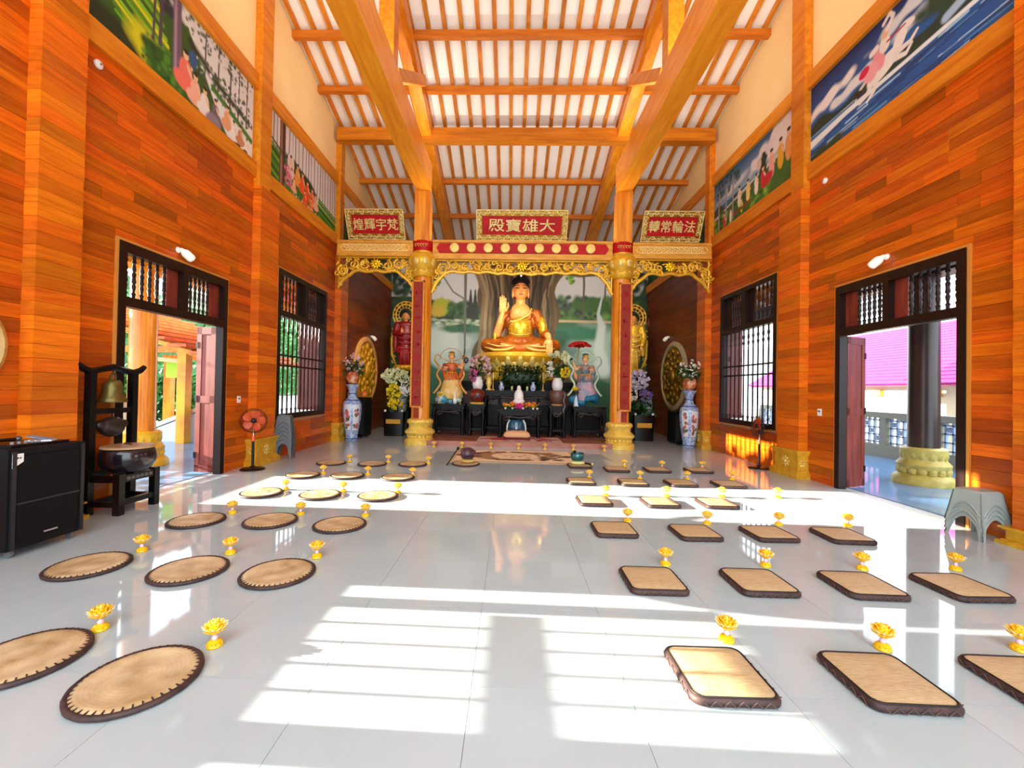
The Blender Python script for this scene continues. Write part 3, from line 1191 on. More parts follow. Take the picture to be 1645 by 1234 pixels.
def mural_right_a():
    w, h = 3.25, 1.40      # x runs from the far post towards the viewer
    P = Paint(w, h, 310, 135, K('0c4c8c'))
    P.grad(.6, 1.4, K('1468b4'), K('062c68'))
    P.ell(.45, .92, .50, .10, K('f2f4f4'), .22, .5, .3, 1)
    P.ell(.85, .78, .42, .09, K('e4ecf0'), .12, .5, .3, 2)
    P.ell(2.1, 1.22, .55, .10, K('dce8f0'), .15, .5, .3, 3)
    P.ell(1.9, .95, .40, .09, K('c4d8ea'), .1, .6, .3, 4)
    P.above(.62 + .06 * np.sin(P.X * 5) + P.wob(.05, 9, 4) + .25 * np.clip(P.X - 1.7, 0, 1), K('1c3a34'), .05)
    P.ell(2.55, 1.0, .5, .28, K('1e4634'), 0, .3, .15, 5)
    P.ell(2.95, .95, .42, .42, K('8c7a24'), .2, .4, .2, 6)
    P.ell(3.05, 1.2, .3, .2, K('5c7a20'), .2, .5, .2, 7)
    P.ell(2.7, .85, .18, .12, K('b8b040'), .2, .5, .2, 8)
    P.above(.50 + .02 * np.sin(P.X * 3), K('1458a0'), .02)
    rr = np.random.default_rng(77)
    for k in range(70):
        y, x = rr.uniform(.0, .50), rr.uniform(-.3, 3.0)
        L_ = rr.uniform(.25, 1.0)
        P.line([(x, y), (x + L_, y + .02)], rr.uniform(.006, .016), [K('5a9ccc'), K('0c3c78'), K('a8d4f0'), K('1c5898'), K('08305c')][k % 5], 1.0)
    P.line([(0, .36), (.8, .44), (1.8, .47), (3.2, .52)], [.07, .045, .03, .03], K('e8f2f6'), .5)
    P.ell(.2, .06, .55, .12, K('26442c'), .1, .4, .2, 9)
    P.line([(2.4, .60), (2.8, .72)], .06, K('a8c8e8'), .6)
    # rearing white horse with its rider
    P.ell(1.50, .66, .30, .13, K('f4f2ee'), .35, .12)
    P.ell(1.76, .84, .09, .16, K('f4f2ee'), -.55, .15)
    P.ell(1.88, .98, .11, .055, K('f2efea'), -.25, .2)
    for pts in (((1.32, .58), (1.20, .44), (1.08, .40)), ((1.40, .56), (1.34, .42), (1.22, .34)), ((1.68, .64), (1.86, .58), (1.94, .66)), ((1.72, .70), (1.92, .70), (2.02, .78))):
        P.line(pts, [.045, .03, .022], K('efece6'), .3)
    P.line([(1.22, .68), (1.10, .62), (1.00, .50)], [.03, .03, .015], K('d8d4cc'), .4)
    P.ell(1.42, .82, .10, .16, K('f0a0a8'), .3, .2)
    P.ell(1.28, .74, .13, .14, K('f4b0b8'), .3, .2)
    P.ell(1.16, .82, .10, .07, K('d81c50'), .4, .2)
    P.ell(1.52, .98, .09, .12, K('f4f0ea'), 0, .2)
    P.ell(1.53, 1.12, .055, .07, K('f0c8a0'), 0, .2)
    P.line([(1.56, 1.16), (1.66, 1.28), (1.60, 1.36), (1.5, 1.28)], .03, K('f4f2ee'), .4)
    P.line([(1.38, 1.02), (1.30, 1.0)], .05, K('f4f0ea'), .4)
    P.line([(1.56, .98), (1.84, 1.0)], .014, K('b83c30'), .5)
    P.ell(1.06, .56, .07, .05, K('28201c'))
    return P


def mural_right_b():
    w, h = 3.30, 1.40
    P = Paint(w, h, 260, 115, K('2c78a8'))
    P.grad(.7, 1.4, K('8cb4d0'), K('14588c'))
    P.ell(2.75, 1.05, .5, .28, K('eeeef0'), .3, .4, .25, 1)
    P.ell(2.1, .98, .45, .16, K('e4e8ec'), .3, .5, .3, 2)
    P.ell(1.0, .92, .7, .10, K('d0dce4'), .1, .5, .3, 3)
    P.above(.62 + .06 * np.sin(P.X * 6) + P.wob(.06, 10, 4), K('284a3a'), .05)
    P.line([(0, .42), (1.4, .58), (3.3, .78)], [.05, .05, .06], K('d8dee0'), .4)
    P.above(.42 + .10 * P.X + P.wob(.02, 6, 5), K('3c6a2c'), .04)
    P.dabs(60, 0, 2.4, .02, .5, .02, .06, [K('2c5a24'), K('5a9a34'), K('1c3c1c'), K('88b83c')], 6, 1.8, .15)
    for x in (.25, .62, .95):
        P.line([(x, .15), (x + .01, 1.2)], .035 - .006 * x, K('a898a4'), .4)
    P.dabs(50, 0, 1.3, .9, 1.38, .02, .06, [K('24586c'), K('1c4c3c'), K('3c7a8c')], 7)
    P.ell(2.2, .78, .14, .24, K('1e3c2c'), 0, .3, .2, 8)
    for x, y, s, c in ((.55, .05, .40, K('d83a30')), (.85, .10, .34, K('f0e8e0')), (1.25, .30, .50, K('e8e0d0')), (1.35, .12, .34, K('a8d048')), (1.62, .28, .50, K('f0d890')), (1.95, .28, .46, K('f4f0ea')), (2.2, .30, .5, K('c83440')), (2.5, .38, .60, K('f0b0a8')), (2.8, .42, .62, K('e8b030')), (3.05, .46, .64, K('f0a860'))):
        figure(P, x, y, s, c)
    P.ell(2.35, .42, .20, .12, K('c82838'), .3, .3)
    P.line([(1.0, .20), (1.7, .26)], .035, K('8c3c24'), .4)
    P.ell(2.05, .88, .09, .12, K('d8c8c0'))
    return P


def mural_dark(seed):
    P = Paint(5.2, 1.40, 130, 40, K('e8e4d8'))
    P.above(.9 + P.wob(.12, 5, seed), K('2c5a2c'), .05)
    P.dabs(120, 0, 5.2, 0, 1.1, .05, .14, [K('1c3c24'), K('2c5a30'), K('3c6a34'), K('16302c')], seed)
    return P


def wall_mural(label, P, s, ynear):
    """panel on a side wall; left wall pictures run away from the viewer, right wall ones towards"""
    if s < 0:
        fn = lambda x, y: (-5.075, ynear + x, 5.60 + y)
        me = P.mesh('mural_painting', M_paint, fn)
    else:
        fn = lambda x, y: (5.075, ynear + P.w - x, 5.60 + y)
        me = P.mesh('mural_painting', M_paint, fn)
    root = thing('mural_painting', label, 'painting', (s * 5.09, ynear + P.w / 2, 5.60), 0, 'painted frieze panels high on the side walls')
    o = inst('painted_face', me, root)
    o.location = -Vector(root.location)
    MB().bx(-.01, .01, -P.w / 2, P.w / 2, 0, P.h).build('backing_board', M_core, root).location = (s * .006, 0, 0)


wall_mural('painted frieze panel with green meadow, dark trunk and seated figures on the near left wall', mural_left_a(), -1, 4.60)
wall_mural('painted frieze panel of orange-robed seated figures among pale trunks on the left wall', mural_left_b(), -1, 8.17)
wall_mural('painted frieze panel of a white horse leaping over a blue river', mural_right_a(), 1, 4.55)
wall_mural('painted frieze panel of a gathering of figures under blue sky on the right wall', mural_right_b(), 1, 8.17)
wall_mural('dark green painted frieze panel behind the left name board', mural_dark(3), -1, 11.78)
wall_mural('dark green painted frieze panel behind the right name board', mural_dark(5), 1, 11.78)


def mural_back():
    w, h = 10.2, 6.3
    P = Paint(w, h, 460, 290, K('dfe0de'))
    P.grad(4.0, 6.3, K('d2d8d4'), K('e6e6e6'))
    ox = 5.1
    # misty hills
    P.above(4.75 + .25 * np.sin(P.X * 1.1 + 1) + P.wob(.10, 3, 1), K('b8c4be'), .12)
    P.above(4.55 + .2 * np.sin(P.X * 1.7 + 3) * (P.X > ox) + P.wob(.08, 4, 2), K('9cb49c'), .12)
    # tree belts left and right of the trunk
    base = 4.15
    P.above(base + .55 + P.wob(.22, 7, 3) + .3 * np.clip(np.abs(P.X - ox) - 3.2, 0, 1.5), K('24422a'), .06)
    P.ell(ox - 3.05, 4.62, .36, .36, K('b8bc28'), 0, .35, .1, 4)
    P.ell(ox - 3.25, 4.45, .30, .25, K('d0b838'), 0, .4, .1, 5)
    P.ell(ox - 2.6, 4.50, .25, .25, K('6c9a2c'), 0, .4, .1, 6)
    P.dabs(150, ox - 4.6, ox - 1.5, 4.1, 4.8, .05, .14, [K('1c3824'), K('2c5430'), K('16301e'), K('44703a')], 7, keep=lambda x, y: not (ox - 3.5 < x < ox - 2.75))
    P.dabs(220, ox + 1.5, ox + 4.9, 4.1, 5.05, .05, .16, [K('1e4030'), K('2c5a30'), K('4c7a34'), K('16342c'), K('6c9a3c')], 8)
    for x in (ox - 1.72, ox - 1.9):
        P.line([(x, 4.1), (x, 5.3)], [.16, .02], K('162c22'), .4)
    P.ell(ox + 2.9, 4.75, .8, .3, K('3c6a2a'), 0, .5, .2, 9)
    # shore and lake
    P.grad(0, 4.12, K('2c5a38'), K('2f6a48'))
    P.ell(ox - 3.2, 3.2, 1.5, .75, K('c4d4cc'), 0, .45, .15, 10)
    P.ell(ox - 2.6, 2.5, 1.2, .35, K('b4ccc4'), 0, .5, .15, 11)
    P.ell(ox - 2.2, 3.75, .9, .18, K('2c6a44'), 0, .6, .2, 12)
    P.ell(ox + 3.1, 2.9, 1.0, 1.0, K('a8c4b4'), 0, .8, .15, 13)
    P.ell(ox + 2.4, 3.6, .9, .3, K('2c7a58'), 0, .6, .1, 14)
    P.line([(ox - 5, 4.14), (ox - 1.5, 4.02)], .03, K('a8b88c'), .6)
    P.line([(ox + 1.4, 4.10), (ox + 5, 4.06)], .05, K('c8b888'), .4)
    P.line([(ox + 3.3, 5.1), (ox + 3.15, 4.4), (ox + 3.3, 3.9), (ox + 3.2, 3.0), (ox + 3.4, 2.2)], [.03, .06, .16, .2, .3], K('d4e2dc'), .7)
    P.dabs(80, ox - 4.9, ox - 1.5, 3.85, 4.12, .02, .05, [K('1c4a30'), K('88a878'), K('c8d4c4')], 15, 2.5, 0)
    # lianas
    P.line([(ox - 3.0, 6.3), (ox - 3.0, 5.8), (ox - 2.6, 5.2), (ox - 2.1, 4.9)], .03, K('74746a'), .5)
    P.line([(ox - 2.12, 6.3), (ox - 2.1, 3.0), (ox - 2.12, 2.2)], [.06, .035, .02], K('6c7066'), .4)
    P.line([(ox + 2.55, 6.3), (ox + 2.58, 5.5), (ox + 2.55, 4.2)], [.05, .04, .03], K('5c5c4a'), .4)
    P.line([(ox + 3.45, 6.3), (ox + 3.4, 4.9)], .03, K('5c5c4a'), .4)
    P.dabs(30, ox - 3.5, ox - 3.1, 5.5, 6.1, .03, .08, [K('3c7a2c'), K('2c5a24')], 16)
    P.dabs(24, ox + 1.9, ox + 2.2, 5.6, 6.1, .03, .08, [K('8cc040'), K('5c9a30')], 17)
    P.dabs(60, 0, .9, 4.2, 6.0, .06, .16, [K('1c3c2a'), K('16302a'), K('2c5434')], 18)
    P.dabs(60, w - .9, w, 4.2, 6.0, .06, .16, [K('1c3c2a'), K('16302a'), K('2c5434')], 19)
    P.line([(ox + 1.5, 6.15), (ox + 2.4, 5.95), (ox + 3.6, 6.0)], [.16, .12, .06], K('6c5a34'), .4)
    # great bodhi trunk with hanging roots
    for sg in (-1, 1):
        P.mix((1.55 + .12 * np.sin(P.Y * 3 + sg) + .5 * np.clip(P.Y - 5.4, 0, 2) + .35 * np.clip(3.3 - P.Y, 0, 2) - np.abs(P.X - ox)) / .05 * ((P.X - ox) * sg >= 0), K('5c431e'))
    r = np.random.default_rng(20)
    for k in range(46):
        x = ox + r.uniform(-1.5, 1.5)
        a, f, ph = r.uniform(.03, .12), r.uniform(1.5, 3), r.uniform(0, 6)
        sp = (x - ox) * .12
        pts = [(x + a * math.sin(f * y + ph) + sp * max(0, 3.6 - y) + sp * max(0, y - 5.2) * 2, y) for y in np.linspace(1.2, 6.3, 14)]
        c = [K('34240f'), K('8a7448'), K('6c5628'), K('281a0c'), K('a89068')][k % 5]
        P.line(pts, r.uniform(.02, .06), c, .7)
    return P


bm_root = thing('altar_backdrop', 'painted backdrop of a great tree trunk and misty lake behind the altar', 'painting', (0, Y_END, .13))
Pb = mural_back()
o = inst('painted_face', Pb.mesh('painted_face', M_paint, lambda x, y: (x - 5.1, 0, y - .0)), bm_root)
MB().bx(-5.05, 5.05, .004, .02, 0, 6.3).build('backing_board', M_core, bm_root)
# ================================================================== MATS AND LOTUS LAMPS
def woven_mat(name, radial):
    m = bpy.data.materials.new(name)
    m.use_nodes = True
    nt = m.node_tree
    b = nt.nodes['Principled BSDF']
    b.inputs['Roughness'].default_value = .45 if radial else .55
    if radial:
        b.inputs['Anisotropic'].default_value = .85
        tg = nt.nodes.new('ShaderNodeTangent')
        tg.direction_type = 'RADIAL'
        tg.axis = 'Z'
        nt.links.new(tg.outputs[0], b.inputs['Tangent'])
    tc = nt.nodes.new('ShaderNodeTexCoord')
    no = nt.nodes.new('ShaderNodeTexNoise')
    no.inputs['Scale'].default_value = 7
    no.inputs['Detail'].default_value = 5
    wv = nt.nodes.new('ShaderNodeTexWave')
    if radial:
        wv.wave_type = 'RINGS'
        wv.rings_direction = 'Z'
        wv.inputs['Scale'].default_value = 16
        wv.inputs['Distortion'].default_value = 3.0
        wv.inputs['Detail Scale'].default_value = 6
    else:
        wv.wave_type = 'BANDS'
        wv.bands_direction = 'Y'
        wv.inputs['Scale'].default_value = 26
        wv.inputs['Distortion'].default_value = .8
        mp = nt.nodes.new('ShaderNodeMapping')
        mp.inputs['Scale'].default_value = (3, 60, 1)
        nt.links.new(tc.outputs['Object'], mp.inputs[0])
        nt.links.new(mp.outputs[0], no.inputs['Vector'])
    nt.links.new(tc.outputs['Object'], wv.inputs['Vector'])
    if radial:
        nt.links.new(tc.outputs['Object'], no.inputs['Vector'])
    r1 = nt.nodes.new('ShaderNodeValToRGB')
    r1.color_ramp.elements[0].color = (*H('b08e60'), 1)
    r1.color_ramp.elements[1].color = (*H('dcc49a'), 1)
    r1.color_ramp.elements[0].position = .3
    r1.color_ramp.elements[1].position = .7
    nt.links.new(no.outputs['Fac'], r1.inputs[0])
    mx = nt.nodes.new('ShaderNodeMix')
    mx.data_type = 'RGBA'
    mx.blend_type = 'MULTIPLY'
    mx.inputs['Factor'].default_value = .07 if radial else .10
    nt.links.new(r1.outputs[0], mx.inputs['A'])
    nt.links.new(wv.outputs['Color'], mx.inputs['B'])
    nt.links.new(mx.outputs['Result'], b.inputs['Base Color'])
    bp = nt.nodes.new('ShaderNodeBump')
    bp.inputs['Strength'].default_value = .12 if radial else .35
    bp.inputs['Distance'].default_value = .004
    nt.links.new(wv.outputs['Fac'], bp.inputs['Height'])
    nt.links.new(bp.outputs[0], b.inputs['Normal'])
    return m


M_matr = woven_mat('woven sedge, coiled', True)
M_mats = woven_mat('woven sedge, flat', False)
M_rim = mat('dark bound rim', H('2c1c1a'), .6, color2=H('4a302c'), nscale=14)
M_stitch = mat('rim stitching', H('5c443c'), .6)


def ringpts(fn, n):
    return [fn(2 * PI * k / n) for k in range(n)]


# round mat: coiled top, bound rim, stitches
R0 = .265
m2 = MB()
prof = [(R0 - .012, .004)] + [(R0 - .012, .026)] + [(R0 * (1 - k / 9), .030 + .004 * math.sin(k * 1.2)) for k in range(1, 9)] + [(.004, .034)]
m2.lathe(prof, 40)
me_rtop = m2.mesh('woven_top', M_matr, True)
m2 = MB()
m2.tube([(math.cos(a) * (R0 - .004 + .0012 * math.sin(a * 17)), math.sin(a) * (R0 - .004 + .0012 * math.sin(a * 17)), .0165) for a in np.linspace(0, 2 * PI, 56, endpoint=False)], .0155, 6, True)
me_rrim = m2.mesh('rim', M_rim, True)
m2 = MB()
for k in range(44):
    a = 2 * PI * k / 44
    M = Matrix.Rotation(a, 3, 'Z')
    m2.box((math.cos(a) * (R0 - .018), math.sin(a) * (R0 - .018), .0305), (.030, .006, .006), M)
me_rst = m2.mesh('stitching', M_rim)

# square cushion
def rsq(hw, r, n=5):
    pts = []
    for cx, cy, a0 in ((hw - r, hw - r, 0), (-hw + r, hw - r, PI / 2), (-hw + r, -hw + r, PI), (hw - r, -hw + r, 1.5 * PI)):
        for k in range(n + 1):
            a = a0 + PI / 2 * k / n
            pts.append((cx + r * math.cos(a), cy + r * math.sin(a)))
    return pts


def loft(mb, rings):
    n = len(rings[0])
    vs = [p for r in rings for p in r]
    fs = []
    for i in range(len(rings) - 1):
        for k in range(n):
            k2 = (k + 1) % n
            fs.append((i * n + k, i * n + k2, (i + 1) * n + k2, (i + 1) * n + k))
    fs.append(tuple(range(n - 1, -1, -1)))
    fs.append(tuple((len(rings) - 1) * n + k for k in range(n)))
    mb.add(vs, fs)


m2 = MB()
loft(m2, [[(x, y, z) for x, y in rsq(hw, r)] for hw, r, z in ((.200, .05, .006), (.205, .05, .040), (.190, .045, .0475), (.10, .03, .050))])
me_stop = m2.mesh('woven_top', M_mats, 40)
m2 = MB()
loft(m2, [[(x, y, z) for x, y in rsq(hw, r)] for hw, r, z in ((.205, .05, .0), (.217, .055, .008), (.219, .056, .026), (.212, .054, .042), (.203, .05, .0435))])
me_sside = m2.mesh('side_band', M_rim, True)
m2 = MB()
m2.tube([(x, y, .044) for x, y in rsq(.203, .05, 4)], .006, 5, True)
me_spipe = m2.mesh('piping', mat('piping', H('1c1010'), .6), True)
m2 = MB()
for sd in range(4):
    M = Matrix.Rotation(sd * PI / 2, 3, 'Z')
    for k in range(11):
        x = -.16 + .032 * k
        st = len(m2.v)
        m2.bar((x - .016, -.221, .008 if k % 2 else .036), (x + .016, -.221, .036 if k % 2 else .008), .004, .003, (0, 1, 0))
        m2.xf(M, st)
me_sst = m2.mesh('stitching', M_stitch)


def lamp_meshes():
    gold = mat('clear yellow lamp gold', H('fad01c'), .25, .1, .5, H('f0b810'), (1, 1, 1), 20)
    pet = mat('yellow lotus petal', H('fcd224'), .3, 0, .5, H('f8bc18'), (1, 1, 1), 16, trans=.0)
    tip = mat('pale petal', H('fbe9b0'), .25, 0, .6)
    pk = mat('pale pink stem', H('f0c8dc'), .2, 0, .6)
    b = MB().lathe([(.040, 0), (.044, .006), (.042, .014), (.034, .020), (.036, .028), (.028, .036), (.014, .040)], 14)
    petal_ring(b, (0, 0, 0), .035, .014, 9, (.007, .013, .012), .3)
    b = b.mesh('base', gold, 40)
    st = MB().lathe([(.010, .036), (.016, .044), (.018, .052), (.012, .060), (.014, .070), (.006, .076)], 8).mesh('stem', pk, True)
    p = MB()
    for ring, (n, r, z, tl, L) in enumerate(((11, .034, .088, 1.05, .036), (11, .036, .100, .55, .046), (9, .026, .108, .30, .048), (7, .013, .114, .12, .046))):
        for k in range(n):
            a = 2 * PI * (k + .5 * ring) / n
            M = Matrix.Rotation(a, 3, 'Z') @ Matrix.Rotation(tl, 3, 'Y')
            p.ell((math.cos(a) * r, math.sin(a) * r, z), (.0035, .017, L * .8), 6, 4, M)
    p = p.mesh('petals', pet, True)
    t = MB()
    for k in range(12):
        a = 2 * PI * (k + .5) / 12
        M = Matrix.Rotation(a, 3, 'Z') @ Matrix.Rotation(.85, 3, 'Y')
        t.ell((math.cos(a) * .048, math.sin(a) * .050, .108), (.003, .010, .026), 6, 4, M)
    t.ell((0, 0, .122), (.014, .014, .026), 8, 5)
    t = t.mesh('outer_petals', tip, True)
    return b, st, p, t


LAMP = lamp_meshes()
rows_txt = ['nearest', 'second', 'third', 'fourth', 'fifth', 'farthest']


def round_mat(x, y, rz, label):
    t = thing('round_mat', label, 'mat', (x, y, 0), rz, 'round woven floor mats')
    inst('woven_top', me_rtop, t)
    inst('rim', me_rrim, t)
    inst('stitching', me_rst, t)


def square_cushion(x, y, rz, label):
    t = thing('square_cushion', label, 'cushion', (x, y, 0), rz, 'square woven seat cushions')
    inst('woven_top', me_stop, t)
    inst('side_band', me_sside, t)
    inst('piping', me_spipe, t)
    inst('stitching', me_sst, t)


def lotus_lamp(x, y, label):
    t = thing('lotus_lamp', label, 'lamp', (x, y, 0), rnd.uniform(0, 6), 'yellow lotus lamps on the floor')
    for n, me in zip(('base', 'stem', 'petals', 'outer_petals'), LAMP):
        inst(n, me, t)


ROUND = [[(-2.80, 2.25), (-2.063, 2.12)],
         [(-3.601, 3.394), (-2.756, 3.368), (-2.034, 3.358)],
         [(-3.607, 4.589), (-2.824, 4.64), (-2.031, 4.57)],
         [(-3.621, 5.82), (-2.799, 5.797), (-2.008, 5.806)],
         [(-3.651, 7.041), (-2.915, 7.076), (-2.064, 7.041)],
         [(-3.666, 8.208), (-2.868, 8.207), (-2.101, 8.274)]]
RL = [[(-2.68, 2.552), (-1.892, 2.432)],
      [(-3.475, 3.749), (-2.677, 3.75), (-1.891, 3.722)],
      [(-3.432, 4.918), (-2.638, 4.939), (-1.878, 4.932)],
      [(-3.431, 6.10), (-2.582, 6.06), (-1.804, 6.06)],
      [(-3.404, 7.273), (-2.631, 7.256), (-1.862, 7.241)],
      [(-3.401, 8.468), (-2.645, 8.52), (-1.834, 8.459)]]
SQ = [[(0.888, 2.302), (1.738, 2.298), (2.53, 2.311)],
      [(0.908, 3.41), (1.732, 3.432), (2.523, 3.431), (3.286, 3.449)],
      [(0.895, 4.624), (1.734, 4.591), (2.513, 4.62), (3.269, 4.616)],
      [(0.909, 5.797), (1.779, 5.794), (2.543, 5.825)],
      [(0.931, 7.016), (1.768, 7.014), (2.544, 7.053), (3.303, 7.043)],
      [(1.782, 8.167), (2.549, 8.199), (3.336, 8.232)]]
SL = [[(1.106, 2.651), (2.004, 2.62), (2.83, 2.654)],
      [(1.14, 3.776), (2.015, 3.81), (2.83, 3.802), (3.659, 3.847)],
      [(1.142, 5.001), (2.042, 4.985), (2.861, 5.008), (3.65, 5.029)],
      [(1.151, 6.184), (2.032, 6.235), (2.837, 6.278), (3.657, 6.323)],
      [(1.136, 7.40), (2.004, 7.42), (2.832, 7.50), (3.625, 7.554)],
      [(2.05, 8.608), (2.77, 8.55), (3.572, 8.60)]]
pos_l = {2: ['by the left picture edge', 'nearest the aisle'], 3: ['nearest the left wall', 'in the middle of its row', 'nearest the aisle']}
pos_r = {3: ['nearest the aisle', 'second from the aisle', 'third from the aisle'],
         4: ['nearest the aisle', 'second from the aisle', 'third from the aisle', 'nearest the right wall']}
for r in range(6):
    for k, (x, y) in enumerate(ROUND[r]):
        round_mat(x, y, rnd.uniform(0, 6), 'round woven mat in the %s row, %s' % (rows_txt[r], pos_l[len(ROUND[r])][k]))
    for k, (x, y) in enumerate(RL[r]):
        lotus_lamp(x, y, 'yellow lotus lamp beside the %s row round mat, %s' % (rows_txt[r], pos_l[len(RL[r])][k]))
    for k, (x, y) in enumerate(SQ[r]):
        square_cushion(x, y, rnd.uniform(-.05, .05), 'square woven cushion in the %s row, %s' % (rows_txt[r], pos_r[len(SQ[r])][k]))
    for k, (x, y) in enumerate(SL[r]):
        lotus_lamp(x, y, 'yellow lotus lamp at the %s row of square cushions, %s' % (rows_txt[r], pos_r[len(SL[r])][k]))
for k, x in enumerate((-2.155, -1.444, -0.71, -0.01, 0.655, 1.364, 2.136)):
    lotus_lamp(x, 10.86, 'yellow lotus lamp before the marble step, %s of seven from the left' % ('first', 'second', 'third', 'fourth', 'fifth', 'sixth', 'seventh')[k])

# mats carrying the chanting instruments
round_mat(-1.09, 8.45, .4, 'round woven mat under the purple-brown wooden fish drum')
square_cushion(1.136, 8.46, .03, 'square woven cushion under the teal singing bowl')
t = thing('wooden_fish', 'purple-brown wooden fish drum on a round mat by the carpet', 'drum', (-1.06, 8.50, .036), .3)
m2 = MB()
m2.ell((0, 0, .035), (.15, .15, .04), 14, 6)
m2.build('cushion', mat('brass yellow cushion', H('c8a858'), .6), t, True)
m2 = MB()
m2.ell((0, 0, .17), (.15, .12, .13), 16, 10)
m2.ell((.11, 0, .20), (.06, .05, .05), 10, 6)
m2.ell((-.10, 0, .24), (.05, .03, .06), 8, 5)
body = inst('drum_body', with_mat(remesh(m2, .012, 3), mat('purple brown lacquer', H('5a343c'), .3, color2=H('44242c'), nscale=6)), t)
m2 = MB().bx(-.10, .10, -.125, -.113, .13, .15)
m2.build('mouth_slot', M_black, t)
t = thing('drum_striker', 'black drum stick leaning beside the wooden fish drum', 'stick', (-1.36, 8.44, 0), 0)
MB().tube([(-.08, -.16, .012), (.10, .05, .30)], .012, 6).build('shaft', M_black, t)
MB().ell((.105, .055, .31), (.03, .03, .035), 8, 6).build('head', M_black, t, True)
t = thing('singing_bowl', 'teal metal singing bowl on a pale ring cushion by the carpet', 'bowl', (1.10, 8.50, .05), 0)
MB().lathe([(.09, 0), (.14, .02), (.145, .045), (.10, .07), (.05, .06)], 20).build('ring_cushion', mat('pale yellow cloth', H('e0d890'), .7), t, True)
MB().lathe([(.05, .05), (.11, .08), (.135, .14), (.13, .20), (.115, .225), (.105, .225), (.118, .19), (.12, .14), (.09, .09), (.03, .07)], 24).build('bowl', mat('teal bronze', H('2c5a60'), .25, .6, .5, H('4a7a78'), nscale=6), t, True)
MB().ell((-.05, .02, .24), (.035, .035, .03), 8, 6).build('lid_knob', M_black, t, True)
t = thing('bowl_striker', 'short black striker lying at the right of the singing bowl', 'stick', (1.30, 8.44, .05), 0)
MB().tube([(-.08, .06, .03), (.06, -.06, .02)], .016, 6).build('shaft', M_black, t)
MB().ell((.07, -.07, .028), (.025, .025, .025), 8, 6).build('tip', M_goldlt, t, True)

# ---- carpets
def carpet_paint(w, h, nx, ny, ground, border, dark, red):
    P = Paint(w, h, nx, ny, ground)
    P.mix((np.maximum(np.abs(P.X - w / 2) / (w / 2), np.abs(P.Y - h / 2) / (h / 2)) - .93) / .01, border)
    P.ell(w / 2, h / 2, w * .40, h * .36, dark, 0, .08, .05, 2)
    P.ell(w / 2, h / 2, w * .37, h * .31, red, 0, .08, .05, 3)
    P.dabs(70, w * .12, w * .88, h * .15, h * .85, .04, .09, [dark, red, ground], 4)
    P.ell(w / 2, h / 2, w * .19, h * .26, ground, 0, .1)
    P.dabs(14, w * .36, w * .64, h * .35, h * .65, .03, .05, [red, border], 5)
    for sx in (-1, 1):
        P.ell(w / 2 + sx * w * .43, h / 2, w * .05, h * .08, dark, 0, .3)
    return P


t = thing('carpet', 'beige carpet with dark brown medallion on the tiles before the step', 'carpet', (-.12, 9.60, 0), -.005)
MB().bx(-1.36, 1.36, -.86, .86, .0, .012).build('backing', mat('carpet edge', H('b89878'), .9), t)
P = carpet_paint(2.72, 1.72, 150, 100, K('ecd4b0'), K('c8a67c'), K('3c2418'), K('a87850'))
inst('pile', P.mesh('pile', paint_mat('carpet pile', .95), lambda x, y: (x - 1.36, y - .86, .0135)), t)
t = thing('prayer_rug', 'pinkish grey rug with red medallion on the marble step', 'carpet', (0.02, 11.72, .13), 0)
MB().bx(-1.12, 1.12, -.56, .56, 0, .008).build('backing', mat('rug edge', H('a08478'), .9), t)
P = carpet_paint(2.24, 1.12, 110, 60, K('d0b0a4'), K('c4a498'), K('981818'), K('c03c34'))
inst('pile', P.mesh('pile', paint_mat('rug pile', .95), lambda x, y: (x - 1.12, y - .56, .0095)), t)
t = thing('kneeling_cushion', 'beige padded kneeling cushion with dark red base on the rug', 'cushion', (-.05, 11.75, .1385), 0)
m2 = MB()
loft(m2, [[(x * 1.55, y, z) for x, y in rsq(hw, .06)] for hw, z in ((.20, .06), (.235, .09), (.225, .15), (.185, .21), (.11, .235), (.04, .24))])
m2.build('pad', mat('beige pad', H('e0b080'), .7), t, True)
m2 = MB().bx(-.29, .29, -.17, .17, 0, .06)
m2.bx(-.36, -.29, -.2, .2, 0, .05)
m2.bx(.29, .36, -.2, .2, 0, .05)
m2.build('base', mat('dark red cloth', H('6a1414'), .8), t)

# ================================================================== LEFT SIDE THINGS
# trolley loudspeaker
t = thing('trolley_loudspeaker', 'large black trolley loudspeaker standing by the left wall', 'loudspeaker', (-4.38, 3.46, 0), -.045)
b = MB().bx(-.52, 0, 0, .62, .07, .92).build('cabinet', mat('black textured cabinet', H('0c0c0e'), .6, spec=.25, color2=H('070709'), nscale=60), t)
g = mat('black speaker grille', H('100f0e'), .7, spec=.2, color2=H('090808'), nscale=120)
MB().bx(0, .012, .06, .56, .47, .86).build('grille', g, t)
MB().bx(0, .012, .06, .56, .13, .44).build('grille', g, t)
m2 = MB()
for (a, b_, c, d) in ((.02, .05, .08, .90), (.57, .60, .08, .90)):
    m2.bx(0, .02, a, b_, c, d)
m2.bx(0, .016, .06, .56, .445, .465)
m2.build('edge_rail', mat('dark grey rail', H('1c1c20'), .4), t)
MB().bx(.012, .017, .27, .38, .155, .168).build('badge', mat('silver badge', H('c8c8c8'), .3, .8), t)
m2 = MB()
m2.prism([(.02, .88), (.02, .76), (.10, .81), (.10, .88)], .013, .016, lambda a, b, t_: (t_, a, b))
m2.build('sticker', M_white, t)
m2 = MB()
for k in range(3):
    m2.bx(.0165, .0172, .034 + k * .018, .046 + k * .018, .838, .850)
m2.build('sticker_print', M_black, t)
